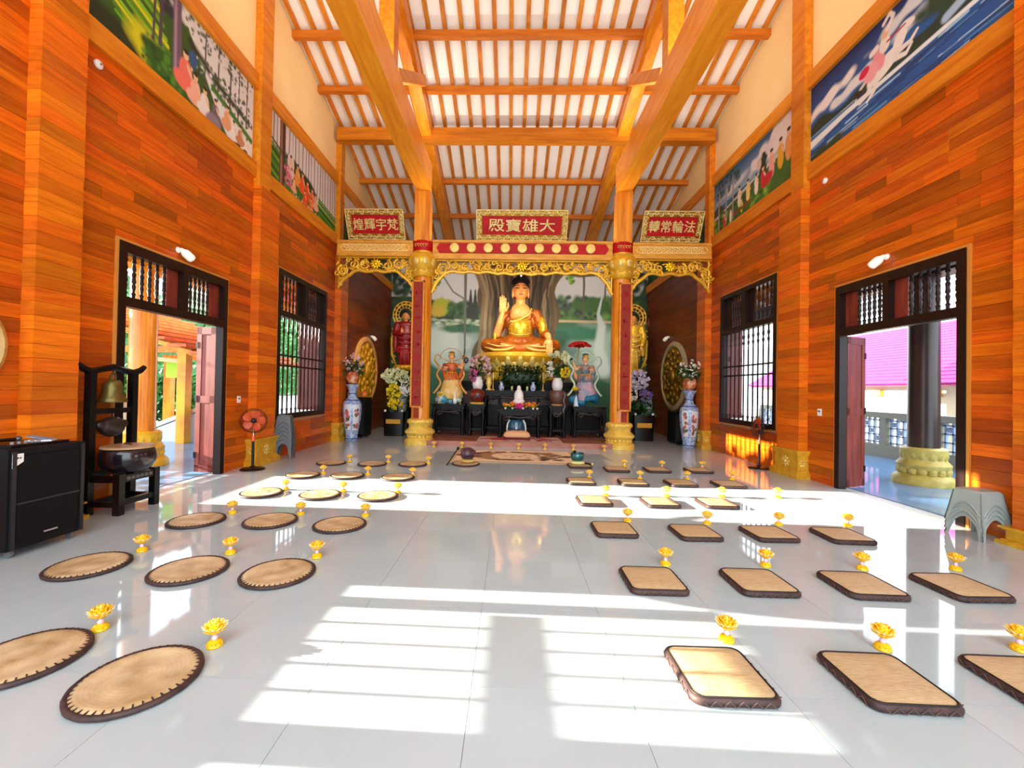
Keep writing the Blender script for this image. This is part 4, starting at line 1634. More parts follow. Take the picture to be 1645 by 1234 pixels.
for (x, y) in ((-.06, .07), (-.06, .55), (-.46, .07), (-.46, .55)):
    c = MB()
    c.lathe([(.034, -.012), (.034, .012)], 12, (x, y, .034), Matrix.Rotation(PI / 2, 3, 'X'))
    c.box((x, y, .062), (.05, .045, .02))
    c.build('caster', mat('grey caster', H('6a6a6c'), .4), t)
MB().bx(-.44, -.08, .08, .54, .92, .945).build('control_panel', M_black, t)
kn = MB().lathe([(.014, 0), (.012, .02)], 8).mesh('knob', mat('grey knobs', H('8a8a8c'), .4))
for k in range(6):
    inst('knob', kn, t, (-.15, .14 + k * .05, .945))
t = thing('book', 'small white and blue folded booklet lying on the loudspeaker', 'book', (-4.55, 3.86, .946), .5)
MB().bx(-.09, .09, -.06, .06, 0, .012).build('pages', M_white, t)
MB().box((0, .0, .028), (.17, .11, .006), (0, .22, 0)).build('cover', mat('blue grey cover', H('7c90b0'), .6), t)
t = thing('microphone', 'black microphone lying on top of the loudspeaker', 'microphone', (-4.60, 3.62, .962), 1.2)
MB().tube([(-.10, 0, .018), (.06, 0, .018)], [.012, .016], 8).build('handle', M_black, t)
MB().ell((.08, 0, .022), .024, 8, 6).build('head', mat('grey mesh', H('58585a'), .4, .6), t, True)

# round framed panel at the picture edge
t = thing('round_wall_panel', 'round dark wall panel with pale rim cut off by the left edge', 'panel', (-5.07, 3.49, 1.82), 0)
m2 = MB()
m2.lathe([(.40, 0), (.40, .05), (.43, .075), (.465, .06), (.475, .02), (.475, 0)], 36, M=Matrix.Rotation(PI / 2, 3, 'Y'))
m2.build('rim', mat('pale ochre rim', H('d0a860'), .4, color2=H('b08440'), nscale=5), t, 40)
MB().lathe([(.41, .005), (.41, .02), (.2, .03), (.02, .032)], 30, M=Matrix.Rotation(PI / 2, 3, 'Y')).build('face', mat('dark grey face', H('30302e'), .25, color2=H('8a8680'), nscale=3, lo=.5, hi=.7), t, 40)

# bell and drum stand
t = thing('bell_stand', 'tall black bell and drum stand in front of the left doorway', 'stand', (-4.79, 4.98, 0), 0)
for (y, nm) in ((-.27, 'post'), (.27, 'post')):
    MB().bar((-.16, y, 0), (-.16, y, 1.62), .075, .075, (0, 1, 0)).build('post', M_black, t)
for (y) in (-.24, .24):
    MB().bar((.17, y, 0), (.17, y, .46), .075, .075, (0, 1, 0)).build('short_leg', M_black, t)
m2 = MB()
pts = [(-.16, -.43, 1.70), (-.16, -.36, 1.645), (-.16, -.27, 1.62), (-.16, -.12, 1.65), (-.16, 0, 1.675), (-.16, .12, 1.65), (-.16, .27, 1.62), (-.16, .36, 1.645), (-.16, .43, 1.70)]
m2.tube(pts, [.03, .04, .04, .035, .04, .035, .04, .04, .03], 6)
m2.build('top_rail', M_black, t, 50)
for z in (1.16, .44, .12):
    MB().bar((-.16, -.27, z), (-.16, .27, z), .05, .06).build('cross_rail', M_black, t)
for y in (-.255, .255):
    MB().bar((-.16, y, .40), (.17, y * .94, .40), .05, .07).build('side_rail', M_black, t)
    MB().bar((-.16, y, .12), (.17, y * .94, .12), .05, .06).build('side_rail', M_black, t)
MB().bar((.17, -.24, .40), (.17, .24, .40), .05, .08).build('front_rail', M_black, t)
MB().bar((.17, -.24, .13), (.17, .24, .13), .05, .06).build('front_rail', M_black, t)
m2 = MB()
for k in range(6):
    m2.box((.198, -.15 + k * .06, .40), (.006, .045, .035))
m2.build('rail_carving', mat('worn grey carving', H('5a5a58'), .5), t)
t = thing('bronze_bell', 'greenish bronze bell hanging in the top of the black stand', 'bell', (-4.95, 4.98, 1.26), 0)
MB().lathe([(.135, 0), (.14, .02), (.125, .05), (.105, .09), (.095, .18), (.085, .23), (.06, .26), (.02, .27)], 20).build('bell_body', mat('aged bronze', H('7a6c34'), .4, .7, .5, H('5c5028'), nscale=6), t, 50)
MB().tube([(0, -.03, .26), (0, -.03, .32), (0, 0, .35), (0, .03, .32), (0, .03, .26)], .012, 6).build('crown_loop', mat('aged bronze dark', H('5a4a28'), .4, .6), t)
MB().tube([(0, 0, .35), (0, 0, .40)], .006, 5).build('hanging_cord', M_black, t)
t = thing('wooden_gong', 'round dark wooden gong hanging below the bronze bell', 'gong', (-4.95, 4.98, .83), 0)
m2 = MB()
m2.ell((0, 0, .14), (.09, .16, .12), 16, 10)
m2.ell((0, -.15, .17), (.05, .06, .05), 8, 6)
m2.ell((0, .15, .17), (.05, .06, .05), 8, 6)
inst('gong_body', with_mat(remesh(m2, .012, 3), mat('dark gong wood', H('241c1c'), .35)), t)
MB().tube([(0, 0, .25), (0, 0, .34)], .008, 5).build('hanging_cord', M_black, t)
t = thing('barrel_drum', 'dark barrel drum with tan skin resting on the black stand', 'drum', (-4.745, 4.98, .445), 0)
MB().lathe([(.17, 0), (.215, .03), (.26, .10), (.275, .17), (.265, .24), (.245, .29)], 28).build('drum_shell', mat('purple black lacquer', H('1c161c'), .18, coat=.4), t, True)
MB().lathe([(.250, .286), (.254, .30), (.248, .312), (.10, .316), (.01, .317)], 28).build('drum_skin', mat('tan drum skin', H('b8906c'), .5, color2=H('98704c'), nscale=5), t, 40)
MB().tube([(.250 * math.cos(a), .250 * math.sin(a), .292) for a in np.linspace(0, 2 * PI, 32, endpoint=False)], .010, 5, True).build('skin_rim', mat('pale rim wood', H('c8a478'), .5), t, True)
MB().tube([(-.10, .06, .325), (.06, -.02, .325)], .010, 5).build('drum_stick', mat('brown stick', H('6a3c20'), .5), t)


# plastic stools
def stool_meshes(top, wtop, wbot, h, m):
    seat = MB()
    loft(seat, [[(x, y, z) for x, y in rsq(hw, r)] for hw, r, z in ((wtop / 2, .05, h - .03), (wtop / 2, .05, h - .012), (wtop / 2 - .012, .045, h), (.05, .02, h - .002))])
    leg = MB()
    a0, b0 = wtop / 2 - .004, wbot / 2
    for (sx, sy) in ((1, 1),):
        # corner leg: two thin tapered plates meeting at the corner
        for swap in (0, 1):
            q = [(a0, a0, h - .02), (a0 - .075, a0, h - .02), (b0 - .035, b0, 0), (b0, b0, 0)]
            q2 = [(x, y - .012, z) for x, y, z in q]
            if swap:
                q = [(y, x, z) for x, y, z in q]
                q2 = [(y, x, z) for x, y, z in q2]
            leg.add(q + q2, [(0, 1, 2, 3), (7, 6, 5, 4), (0, 4, 5, 1), (1, 5, 6, 2), (2, 6, 7, 3), (3, 7, 4, 0)])
    apron = MB()
    n = 8
    for sd in range(4):
        M = Matrix.Rotation(sd * PI / 2, 3, 'Z')
        st = len(apron.v)
        up, lo = [], []
        for k in range(n + 1):
            x = -1 + 2 * k / n
            zt = h - .02
            zl = h - .02 - .11 - .12 * x * x
            f = (h - zl) / h
            yl = a0 + (b0 - a0) * f
            up.append((x * (a0 - .01), -a0, zt))
            lo.append((x * (yl - .02), -yl, zl))
        vs = up + lo + [(x, y + .006, z) for x, y, z in up + lo]
        fs = []
        for k in range(n):
            fs.append((k, k + 1, n + 2 + k, n + 1 + k))
            o_ = 2 * (n + 1)
            fs.append((o_ + n + 1 + k, o_ + n + 2 + k, o_ + k + 1, o_ + k))
            fs.append((n + 1 + k, n + 2 + k, o_ + n + 2 + k, o_ + n + 1 + k))
        apron.add(vs, fs)
        apron.tube([(x, y - .003, z) for x, y, z in lo], .008, 5)
        apron.xf(M, st)
    return seat.mesh('seat', m, 40), leg.mesh('leg', m), apron.mesh('apron', m, 40)


def stool_stack(x, y, rz, n, gap, ms, h, where, grp):
    names = ['bottom', 'second', 'third', 'fourth', 'fifth', 'sixth', 'seventh']
    for k in range(n):
        pos = 'topmost' if k == n - 1 else ('lowest' if k == 0 else names[k] + ' from the bottom')
        t = thing('plastic_stool', 'grey plastic stool %s, %s of its stack' % (where, pos), 'stool', (x + rnd.uniform(-.004, .004), y, k * gap), rz, grp)
        inst('seat', ms[0], t)
        inst('apron', ms[2], t)
        for q in range(4):
            inst('leg', ms[1], t, None, (0, 0, q * PI / 2))


M_stl = mat('blue grey plastic', H('5c6468'), .45)
M_str = mat('pale grey plastic', H('98a4a0'), .45)
st_l = stool_meshes('l', .25, .34, .46, M_stl)
st_r = stool_meshes('r', .27, .36, .36, M_str)
stool_stack(-4.80, 8.62, .25, 6, .085, st_l, .46, 'under the left window', 'grey stools stacked under the left window')
stool_stack(4.83, 4.78, .1, 4, .05, st_r, .36, 'by the right doorway', 'grey stools stacked by the right doorway')


# pedestal fans
def fan(loc, rz, label, tilt, hubz, R, dish):
    t = thing('pedestal_fan', label, 'fan', loc, rz)
    MB().lathe([(.20, 0), (.20, .015), (.17, .03), (.05, .045), (.03, .07)], 24).build('base', M_black, t, 40)
    MB().lathe([(.022, .05), (.022, hubz * .62)], 10).build('lower_pole', M_black, t, 40)
    MB().lathe([(.013, hubz * .6), (.013, hubz - .08)], 10).build('upper_pole', mat('chrome pole', H('c8c8c8'), .25, .9), t, 40)
    MB().lathe([(.030, hubz * .58), (.034, hubz * .62), (.026, hubz * .68)], 12).build('collar', mat('orange plastic', H('e05a1c'), .35), t, 40)
    MB().box((0, .02, hubz - .10), (.09, .08, .10)).build('control_box', M_black, t)
    head = inst('motor', MB().lathe([(.03, -.02), (.06, 0), (.065, .08), (.05, .14), (.02, .16)], 14, M=Matrix.Rotation(-PI / 2, 3, 'X')).mesh('motor', M_black, 40), t, (0, .02, hubz), (tilt, 0, 0))
    bl = MB()
    for k in range(5):
        a = 2 * PI * k / 5
        M = Matrix.Rotation(a, 3, 'Y') @ Matrix.Rotation(.35, 3, 'X')
        st = len(bl.v)
        bl.ell((R * .54, 0, 0), (R * .40, .006, R * .38), 12, 6)
        bl.xf(M, st)
    for q in ():
        pass
    b_ = bl.mesh('blades', mat('orange fan blade', H('d8501c'), .35, color2=H('b83c10'), nscale=3), True)
    b_.transform(Matrix.Translation((0, -.06, 0)))
    inst('blades', b_, head)
    inst('hub', MB().ell((0, -.075, 0), (.045, .03, .045), 12, 8).mesh('hub', M_black, True), head)
    cg = MB()
    for yy, rr in ((-.015, R), (-.06, R), (-.105, R * .9)):
        cg.tube([(rr * math.cos(a), yy, rr * math.sin(a)) for a in np.linspace(0, 2 * PI, 32, endpoint=False)], .005, 4, True)
    for k in range(26):
        a = 2 * PI * k / 26
        cg.tube([(R * .16 * math.cos(a), -.125, R * .16 * math.sin(a)), (R * .9 * math.cos(a), -.105, R * .9 * math.sin(a)), (R * math.cos(a), -.06, R * math.sin(a)), (R * .9 * math.cos(a), -.005, R * .9 * math.sin(a)), (R * .2 * math.cos(a), 0, R * .2 * math.sin(a))], .0022, 3)
    inst('cage', cg.mesh('cage', mat('dark fan wire', H('3a2018'), .4)), head)


fan((-4.76, 7.48, 0), .55, 'orange bladed pedestal fan in front of the left gilded pilaster base', -.05, .86, .21, 0)
fan((4.78, 8.78, 0), -1.75, 'orange bladed pedestal fan turned sideways under the right window', -.05, .84, .21, 0)


# wall lamps, sensors, switches
def wall_lamp(s, y, z, label, sz=1.0):
    t = thing('wall_lamp', label, 'lamp', (s * 5.07, y, z), 0, 'white bulb lamps on the walls')
    MB().lathe([(.04 * sz, 0), (.045 * sz, .015), (.03 * sz, .03)], 12, M=Matrix.Rotation(-s * PI / 2, 3, 'Y')).build('wall_plate', M_white, t, 40)
    MB().tube([(0, 0, 0), (-s * .05 * sz, 0, .02 * sz)], .016 * sz, 8).build('holder', M_white, t)
    m2 = MB()
    m2.lathe([(.022, 0), (.03, .03), (.055, .06), (.062, .09), (.062, .17), (.050, .20), (.01, .212)], 16, M=Vector((-s * .45, .62, -.62)).to_track_quat('Z', 'Y').to_matrix())
    o = m2.build('bulb', mat('warm white bulb', H('fbf4e4'), .35, emit=((1, .95, .85), .08)), t, True)
    o.location = (-s * .045 * sz, 0, .02 * sz)
    o.scale = (sz, sz, sz)


wall_lamp(-1, 6.05, 3.42, 'white bulb lamp above the left doorway', 1.0)
wall_lamp(1, 6.20, 3.47, 'white bulb lamp above the right doorway', 1.0)
wall_lamp(-1, 14.6, 3.22, 'small white bulb lamp above the left round medallion', 1.0)
wall_lamp(1, 14.6, 3.35, 'small white bulb lamp above the right round medallion', 1.0)
for s, y, z, lab in ((-1, 4.80, 5.17, 'small white round wall cap below the left frieze'), (1, 7.42, 5.15, 'small white round wall cap below the right frieze')):
    t = thing('motion_sensor', lab, 'sensor', (s * 5.07, y, z))
    MB().lathe([(.05, 0), (.05, .02), (.035, .035), (.01, .04)], 16, M=Matrix.Rotation(-s * PI / 2, 3, 'Y')).build('cap', M_white, t, 40)
    MB().lathe([(.012, .04), (.010, .05)], 8, M=Matrix.Rotation(-s * PI / 2, 3, 'Y')).build('lens', mat('grey lens', H('8a8a88'), .3), t)
for s, y, z, lab in ((-1, 7.52, 1.23, 'small white switch plate beside the left doorway'), (1, 7.50, 1.20, 'small white switch plate beside the right doorway')):
    t = thing('light_switch', lab, 'switch', (s * 5.068, y, z))
    MB().bx(min(0, -s * .012), max(0, -s * .012), -.045, .045, -.06, .06).build('plate', M_white, t)
    MB().bx(min(-s * .012, -s * .018), max(-s * .012, -s * .018), -.02, .02, .0, .03).build('rocker', mat('grey rocker', H('6a6a6a'), .4), t)
# ================================================================== ALTAR
M_skin = mat('gilded peach skin', H('e89c58'), .45, .05, .4)
M_robe = mat('bronze orange robe', H('b8661c'), .34, .3, .4, H('84380c'), (1, 1, 1), 3)
M_goldhi = mat('bright robe gold', H('f4d040'), .25, .6, .5, H('d09820'), (1, 1, 3), 5)


def chain(mb, pts, rs, n=10):
    """tapered limb: spheres swept along points"""
    for (p, q, a, b) in zip(pts[:-1], pts[1:], rs[:-1], rs[1:]):
        p, q = Vector(p), Vector(q)
        k = max(2, int((q - p).length / (min(a, b) * .5)))
        for i in range(k + 1):
            t = i / k
            mb.ell(p.lerp(q, t), a + (b - a) * t, n, 7)


# raised plinth under the statue
t = thing('altar_plinth', 'dark carved plinth carrying the large seated statue', 'plinth', (0.05, 15.1, .13))
MB().bx(-2.0, 2.0, -1.1, 1.3, 0, 1.5).build('body', M_ebony, t)
MB().bx(-2.08, 2.08, -1.18, 1.35, 1.5, 1.62).build('cornice', M_ebony, t)
MB().bx(-2.70, 2.60, -1.34, -1.10, 0, .86).build('lower_step', M_ebony, t)
m2 = MB()
for k in range(6):
    m2.bx(-1.85 + k * .63, -1.85 + k * .63 + .52, -1.12, -1.10, .25, 1.3)
m2.build('panels', mat('plinth panel', H('4a2818'), .4), t)

bt = thing('seated_statue', 'large golden seated statue with raised hand at the altar centre', 'statue', (0.05, 15.0, 1.75))
ZB = 1.75


def V(x, y, z):
    return (x, y, z - ZB)


m2 = MB()
m2.lathe([(1.15, 0), (1.25, .08), (1.05, .2), (1.0, .3), (1.2, .45), (1.45, .7), (1.5, .85), (1.40, .98), (.9, 1.0)], 40, sy=.72)
m2.build('lotus_seat', M_gold, bt, 40)
m2 = MB()
for ring, (r, z, n, sz, tl, ph) in enumerate(((1.33, .66, 20, (.07, .17, .24), .45, 0), (1.22, .50, 20, (.07, .16, .22), .55, .5), (1.12, .18, 20, (.07, .15, .14), -.5, 0))):
    for k in range(n):
        a = 2 * PI * (k + ph) / n
        M = Matrix.Rotation(a, 3, 'Z') @ Matrix.Rotation(tl, 3, 'Y')
        m2.ell((math.cos(a) * r, math.sin(a) * r * .72, z), sz, 8, 5, M)
m2.build('lotus_petals', M_goldlt, bt, True)
m2 = MB()
chain(m2, [V(-1.12, -.22, 2.99), V(-.6, -.50, 2.93), V(0, -.60, 2.88), V(.6, -.50, 2.93), V(1.16, -.22, 2.99)], [.25, .24, .20, .24, .25])
chain(m2, [V(-1.0, -.15, 3.0), V(-.4, .1, 3.05)], [.26, .32])
chain(m2, [V(1.0, -.15, 3.0), V(.4, .1, 3.05)], [.26, .32])
m2.ell(V(0, .08, 3.1), (.72, .50, .38), 14, 9)
m2.ell(V(0, .1, 3.65), (.50, .34, .66), 14, 10)
m2.ell(V(0.02, .1, 4.16), (.66, .28, .20), 14, 9)
chain(m2, [V(.56, .08, 4.14), V(.76, .0, 3.62), V(.92, -.34, 3.28)], [.19, .20, .14])
chain(m2, [V(-.52, .08, 4.14), V(-.72, .02, 3.65), V(-.78, -.20, 3.42)], [.18, .18, .14])
inst('robe', with_mat(remesh(m2, .035, 5), M_robe), bt)
m2 = MB()
m2.ell(V(0, -.01, 4.12), (.40, .27, .36), 14, 10)
m2.ell(V(0, .03, 4.28), (.34, .22, .24), 14, 10)
chain(m2, [V(0, .05, 4.35), V(0, .03, 4.7)], [.19, .17])
m2.ell(V(0, .02, 4.98), (.262, .31, .38), 14, 10)
m2.ell(V(0, -.05, 4.80), (.225, .23, .20), 12, 8)
m2.ell(V(0, -.295, 4.93), (.035, .05, .09), 8, 6)
m2.ell(V(0, -.31, 4.87), (.05, .045, .035), 8, 6)
for s in (-1, 1):
    m2.ell(V(s * .275, .03, 4.86), (.04, .08, .20), 8, 6)
inst('body', with_mat(remesh(m2, .022, 4), M_skin), bt)
m2 = MB()
for s in (-1, 1):
    m2.tube([V(s * .06, -.292, 4.985), V(s * .12, -.285, 4.975), V(s * .19, -.235, 4.99)], [.012, .020, .010], 5)
m2.build('eyes', mat('dark eye line', H('38200c'), .4), bt)
m2 = MB()
for s in (-1, 1):
    m2.tube([V(s * .05, -.29, 5.05), V(s * .13, -.275, 5.085), V(s * .21, -.215, 5.06)], [.010, .014, .008], 5)
m2.build('eyebrows', mat('brown brow', H('5c3410'), .5), bt)
m2 = MB()
m2.tube([V(-.08, -.285, 4.775), V(0, -.30, 4.77), V(.08, -.285, 4.775)], [.010, .024, .010], 6)
m2.build('mouth', mat('red lips', H('b04428'), .4), bt, True)
hair = MB()
hair.ell(V(0, .07, 5.18), (.295, .315, .29), 16, 10)
hair.ell(V(0, .09, 5.46), (.17, .17, .17), 12, 8)
hair.ell(V(0, .14, 4.95), (.30, .25, .35), 12, 8)
g = random.Random(2)
for k in range(150):
    a, e = g.uniform(-PI, 0), g.uniform(.05, 1.5)
    hair.ell(V(.31 * math.cos(a) * math.cos(e), .07 + .31 * math.sin(a) * math.cos(e), 5.18 + .285 * math.sin(e)), .032, 5, 4)
hair.build('hair', mat('blue black hair', H('14141a'), .45), bt, True)
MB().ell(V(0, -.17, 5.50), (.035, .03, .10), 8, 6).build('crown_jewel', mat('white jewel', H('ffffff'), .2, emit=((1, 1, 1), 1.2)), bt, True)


def hand(mb, wrist, up, out, side, s, thumb):
    """palm with four unequal fingers and a thumb; up = finger direction, out = palm normal"""
    w, up, out, side = Vector(wrist), Vector(up).normalized(), Vector(out).normalized(), Vector(side).normalized()
    R_ = Matrix((side, out, up)).transposed()
    mb.ell(w + up * .16 * s, (.115 * s, .05 * s, .16 * s), 10, 8, R_)
    for k, L in enumerate((.24, .28, .26, .20)):
        b = w + up * .26 * s + side * ((k - 1.5) * .056 * s)
        chain(mb, [b, b + up * L * .55 * s + out * .012 * s, b + up * L * s + out * .035 * s], [.029 * s, .026 * s, .020 * s], 7)
    b = w + up * .10 * s + side * (thumb * .10 * s)
    chain(mb, [b, b + up * .12 * s + side * (thumb * .06 * s) + out * .04 * s, b + up * .22 * s + side * (thumb * .05 * s) + out * .06 * s], [.038 * s, .032 * s, .024 * s], 7)


m2 = MB()
chain(m2, [V(-.80, -.22, 3.38), V(-.69, -.36, 3.75), V(-.62, -.40, 4.05)], [.14, .13, .085])
hand(m2, V(-.615, -.40, 4.05), (.02, -.05, 1), (0, -1, 0), (1, 0, 0), 1.15, 1)
inst('raised_hand', with_mat(remesh(m2, .014, 2), M_skin), bt)
m2 = MB()
chain(m2, [V(.93, -.40, 3.34), V(.97, -.52, 3.22)], [.12, .085])
hand(m2, V(.97, -.53, 3.24), (.02, -.22, -1), (0, -1, .2), (1, 0, 0), 1.1, -1)
inst('lowered_hand', with_mat(remesh(m2, .014, 2), M_skin), bt)
m2 = MB()
m2.ell(V(0, -.08, 3.58), (.42, .33, .50), 18, 12)
m2.ell(V(.78, -.13, 3.62), (.17, .20, .42), 10, 8, (0, -.16, 0))
m2.ell(V(-.86, -.30, 3.28), (.08, .12, .2), 8, 6)
gp = inst('gold_drape', with_mat(remesh(m2, .03, 3), M_goldhi), bt)
m2 = MB()
for k in range(6):
    z = 3.9 - k * .11
    m2.tube([V(x, -.05 - .325 * math.sqrt(max(0, 1 - (x / .42) ** 2)) * math.sqrt(max(.05, 1 - ((z - 3.6) / .5) ** 2)), z - .10 * math.cos(x * 3.4)) for x in np.linspace(-.36, .36, 9)], .02, 5)
for s in (-1, 1):
    m2.tube([V(s * 1.22, -.40, 2.92), V(s * .85, -.62, 2.80), V(s * .45, -.72, 2.82), V(s * .2, -.76, 2.90)], [.03, .045, .045, .03], 6)
    m2.tube([V(s * 1.15, -.45, 3.05), V(s * .75, -.68, 2.93), V(s * .3, -.76, 2.95)], [.02, .03, .02], 6)
m2.tube([V(.38, -.16, 4.3), V(.28, -.28, 4.05), V(0, -.33, 3.9), V(-.25, -.30, 3.82), V(-.40, -.2, 3.8)], .03, 6)
m2.build('gold_folds', M_goldlt, bt, True)


# ---- attendant figures
def attendant(loc, rz, label, skirt, bodice, skin, hairc, scarfc, rock, lift, extra):
    t = thing('attendant_statue', label, 'statue', loc, rz, 'painted attendant statues beside the altar')
    m2 = MB()
    g = random.Random(len(label))
    for k in range(9):
        m2.ell((g.uniform(-.28, .28), g.uniform(-.18, .10), .09 + g.uniform(0, .16)), (g.uniform(.10, .17), g.uniform(.08, .14), g.uniform(.07, .16)), 8, 6)
    inst('cloud_base', with_mat(remesh(m2, .02, 2), rock), t)
    m2 = MB()
    n = 24
    prof = [(.24, .14), (.30, .20), (.29, .36), (.25, .56), (.18, .78), (.125, .92)]
    st = 0
    vs, fs = [], []
    for r, z in prof:
        for k in range(n):
            a = 2 * PI * k / n
            rr = r * (1 + .10 * math.sin(6 * a + z * 3) * (1 - z))
            vs.append((rr * math.cos(a) + .03 * math.sin(z * 3), rr * .75 * math.sin(a), z))
    for i in range(len(prof) - 1):
        for k in range(n):
            k2 = (k + 1) % n
            fs.append((i * n + k, i * n + k2, (i + 1) * n + k2, (i + 1) * n + k))
    m2.add(vs, fs)
    m2.build('skirt', skirt, t, True)
    m2 = MB()
    m2.ell((.02, 0, 1.04), (.125, .09, .17), 12, 8)
    m2.ell((.02, 0, 1.16), (.155, .085, .07), 12, 8)
    inst('bodice', with_mat(remesh(m2, .018, 3), bodice), t)
    m2 = MB()
    chain(m2, [(.02, 0, 1.18), (.02, -.01, 1.28)], [.05, .045])
    m2.ell((.02, -.015, 1.37), (.075, .085, .10), 10, 8)
    m2.ell((.02, -.10, 1.36), (.012, .02, .02), 6, 5)
    for s in (-1, 1):
        e = (.02 + s * .15, 0, 1.15)
        h_ = (s * .10 + .02, -.20, 1.06) if s != lift else (s * .30, -.12, 1.28)
        el = (.02 + s * .22, -.03, .98) if s != lift else (.02 + s * .26, -.04, 1.06)
        chain(m2, [e, el, h_], [.045, .038, .028], 8)
        for q in range(4):
            chain(m2, [h_, (h_[0] + (q - 1.5) * .012, h_[1] - .03, h_[2] + .03)], [.014, .009], 6)
    inst('body', with_mat(remesh(m2, .012, 2), skin), t)
    m2 = MB()
    m2.ell((.02, .02, 1.40), (.085, .085, .09), 10, 8)
    m2.ell((.02, .03, 1.50), (.05, .05, .06), 8, 6)
    for s in (-1, 1):
        m2.ell((.02 + s * .05, .02, 1.50), (.03, .03, .05), 8, 6)
    m2.build('hair', hairc, t, True)
    m2 = MB()
    for k in range(5):
        a = -PI / 2 + (k - 2) * .35
        m2.ell((.02 + .08 * math.cos(a), .0 + .085 * math.sin(a), 1.47), (.012, .012, .04), 6, 5)
    m2.build('crown', M_gold, t, True)
    m2 = MB()
    for s in (-1, 1):
        m2.tube(cr([(.02, .10, 1.24), (s * .22, .10, 1.34), (s * .36, .06, 1.46), (s * .42, .02, 1.28), (s * .30, -.08, 1.08), (s * .36, -.06, .85), (s * .26, -.12, .62), (s * .36, -.10, .40), (s * .44, -.08, .30)]), .034, 6, flat=.4)
    m2.tube(cr([(-.30, .08, 1.3), (-.22, .12, 1.56), (.02, .14, 1.66), (.22, .12, 1.56), (.34, .08, 1.34)]), .026, 6, flat=.35)
    m2.build('scarf', scarfc, t, True)
    m2 = MB()
    for k in range(14):
        a = 2 * PI * k / 14
        m2.ell((.02 + .165 * math.cos(a), .125 * math.sin(a), .80), (.03, .055, .13), 7, 5, Matrix.Rotation(a, 3, 'Z') @ Matrix.Rotation(-.22, 3, 'Y'))
    for s in (-1, 1):
        x_ = .02 + s * (.20 if s != lift else .26)
        m2.ell((x_, -.06, .92), (.055, .05, .19), 8, 6, (0, s * .25, 0))
        m2.ell((.02 + s * .17, 0, 1.14), (.07, .07, .06), 8, 6)
    m2.build('overskirt_and_sleeves', bodice, t, True)
    m2 = MB()
    for k in range(10):
        a = 2 * PI * k / 10
        m2.ell((.02 + .115 * math.cos(a), .085 * math.sin(a), .92), (.03, .03, .03), 6, 5)
    for k in range(5):
        m2.ell((.02, -.10 - .012 * k, .88 - .08 * k), (.03, .02, .04), 6, 5)
    m2.build('sash_jewels', M_gold, t, True)
    extra(t)
    t.scale = (1.12, 1.08, 1.0)
    return t


def extra_left(t):
    MB().tube([(.30, -.14, 1.30), (.36, -.14, 1.50), (.36, -.14, 1.62)], .010, 5).build('lantern_pole', M_black, t)
    m2 = MB().lathe([(.02, 1.20), (.06, 1.24), (.06, 1.34), (.02, 1.38)], 6, (.40, -.14, 0))
    m2.build('lantern', mat('dark purple lantern', H('3a1c30'), .4), t)


def extra_right(t):
    MB().tube([(-.20, -.12, 1.28), (-.16, -.06, 1.72)], .010, 5).build('parasol_pole', M_golddk, t)
    m2 = MB()
    g = random.Random(6)
    for k in range(16):
        a = 2 * PI * k / 16
        m2.ell((-.14 + .20 * math.cos(a), -.04 + .14 * math.sin(a), 1.80 + .03 * math.sin(3 * a)), (.12, .06, .035), 8, 5, (0, .3, a))
    m2.ell((-.14, -.04, 1.84), (.22, .16, .07), 12, 7)
    m2.build('red_parasol', mat('scarlet cloth', H('e01818'), .45, color2=H('a80c10'), nscale=5), t, True)


attendant((-2.03, 12.72, 1.04), .1, 'gold and orange painted attendant statue holding a lantern, left of the altar',
          mat('cream gold skirt', H('f0d890'), .5, color2=H('e0b050'), nscale=4), mat('orange bodice', H('e07820'), .45, color2=H('a83018'), nscale=5),
          mat('statue skin', H('f0b880'), .5), mat('amber hair', H('8c4418'), .5), mat('pale gold scarf', H('f0c868'), .4, color2=H('e08c40'), nscale=3),
          mat('teal cloud', H('2c8ca0'), .4, color2=H('e0eef0'), nscale=5, lo=.45, hi=.6), 1, extra_left)
attendant((1.93, 12.72, 1.04), -.1, 'blue and rose painted attendant statue under a red parasol, right of the altar',
          mat('rose grey skirt', H('c8a0a8'), .5, color2=H('6c8ca4'), nscale=4), mat('teal bodice', H('1c6c84'), .45, color2=H('e09060'), nscale=5),
          mat('statue skin', H('f0b880'), .5), mat('blue hair', H('1c4a64'), .5), mat('pale blue scarf', H('a8d4dc'), .4, color2=H('d8e4b8'), nscale=3),
          mat('deep blue cloud', H('0c5880'), .4, color2=H('1c7c9c'), nscale=5), -1, extra_right)


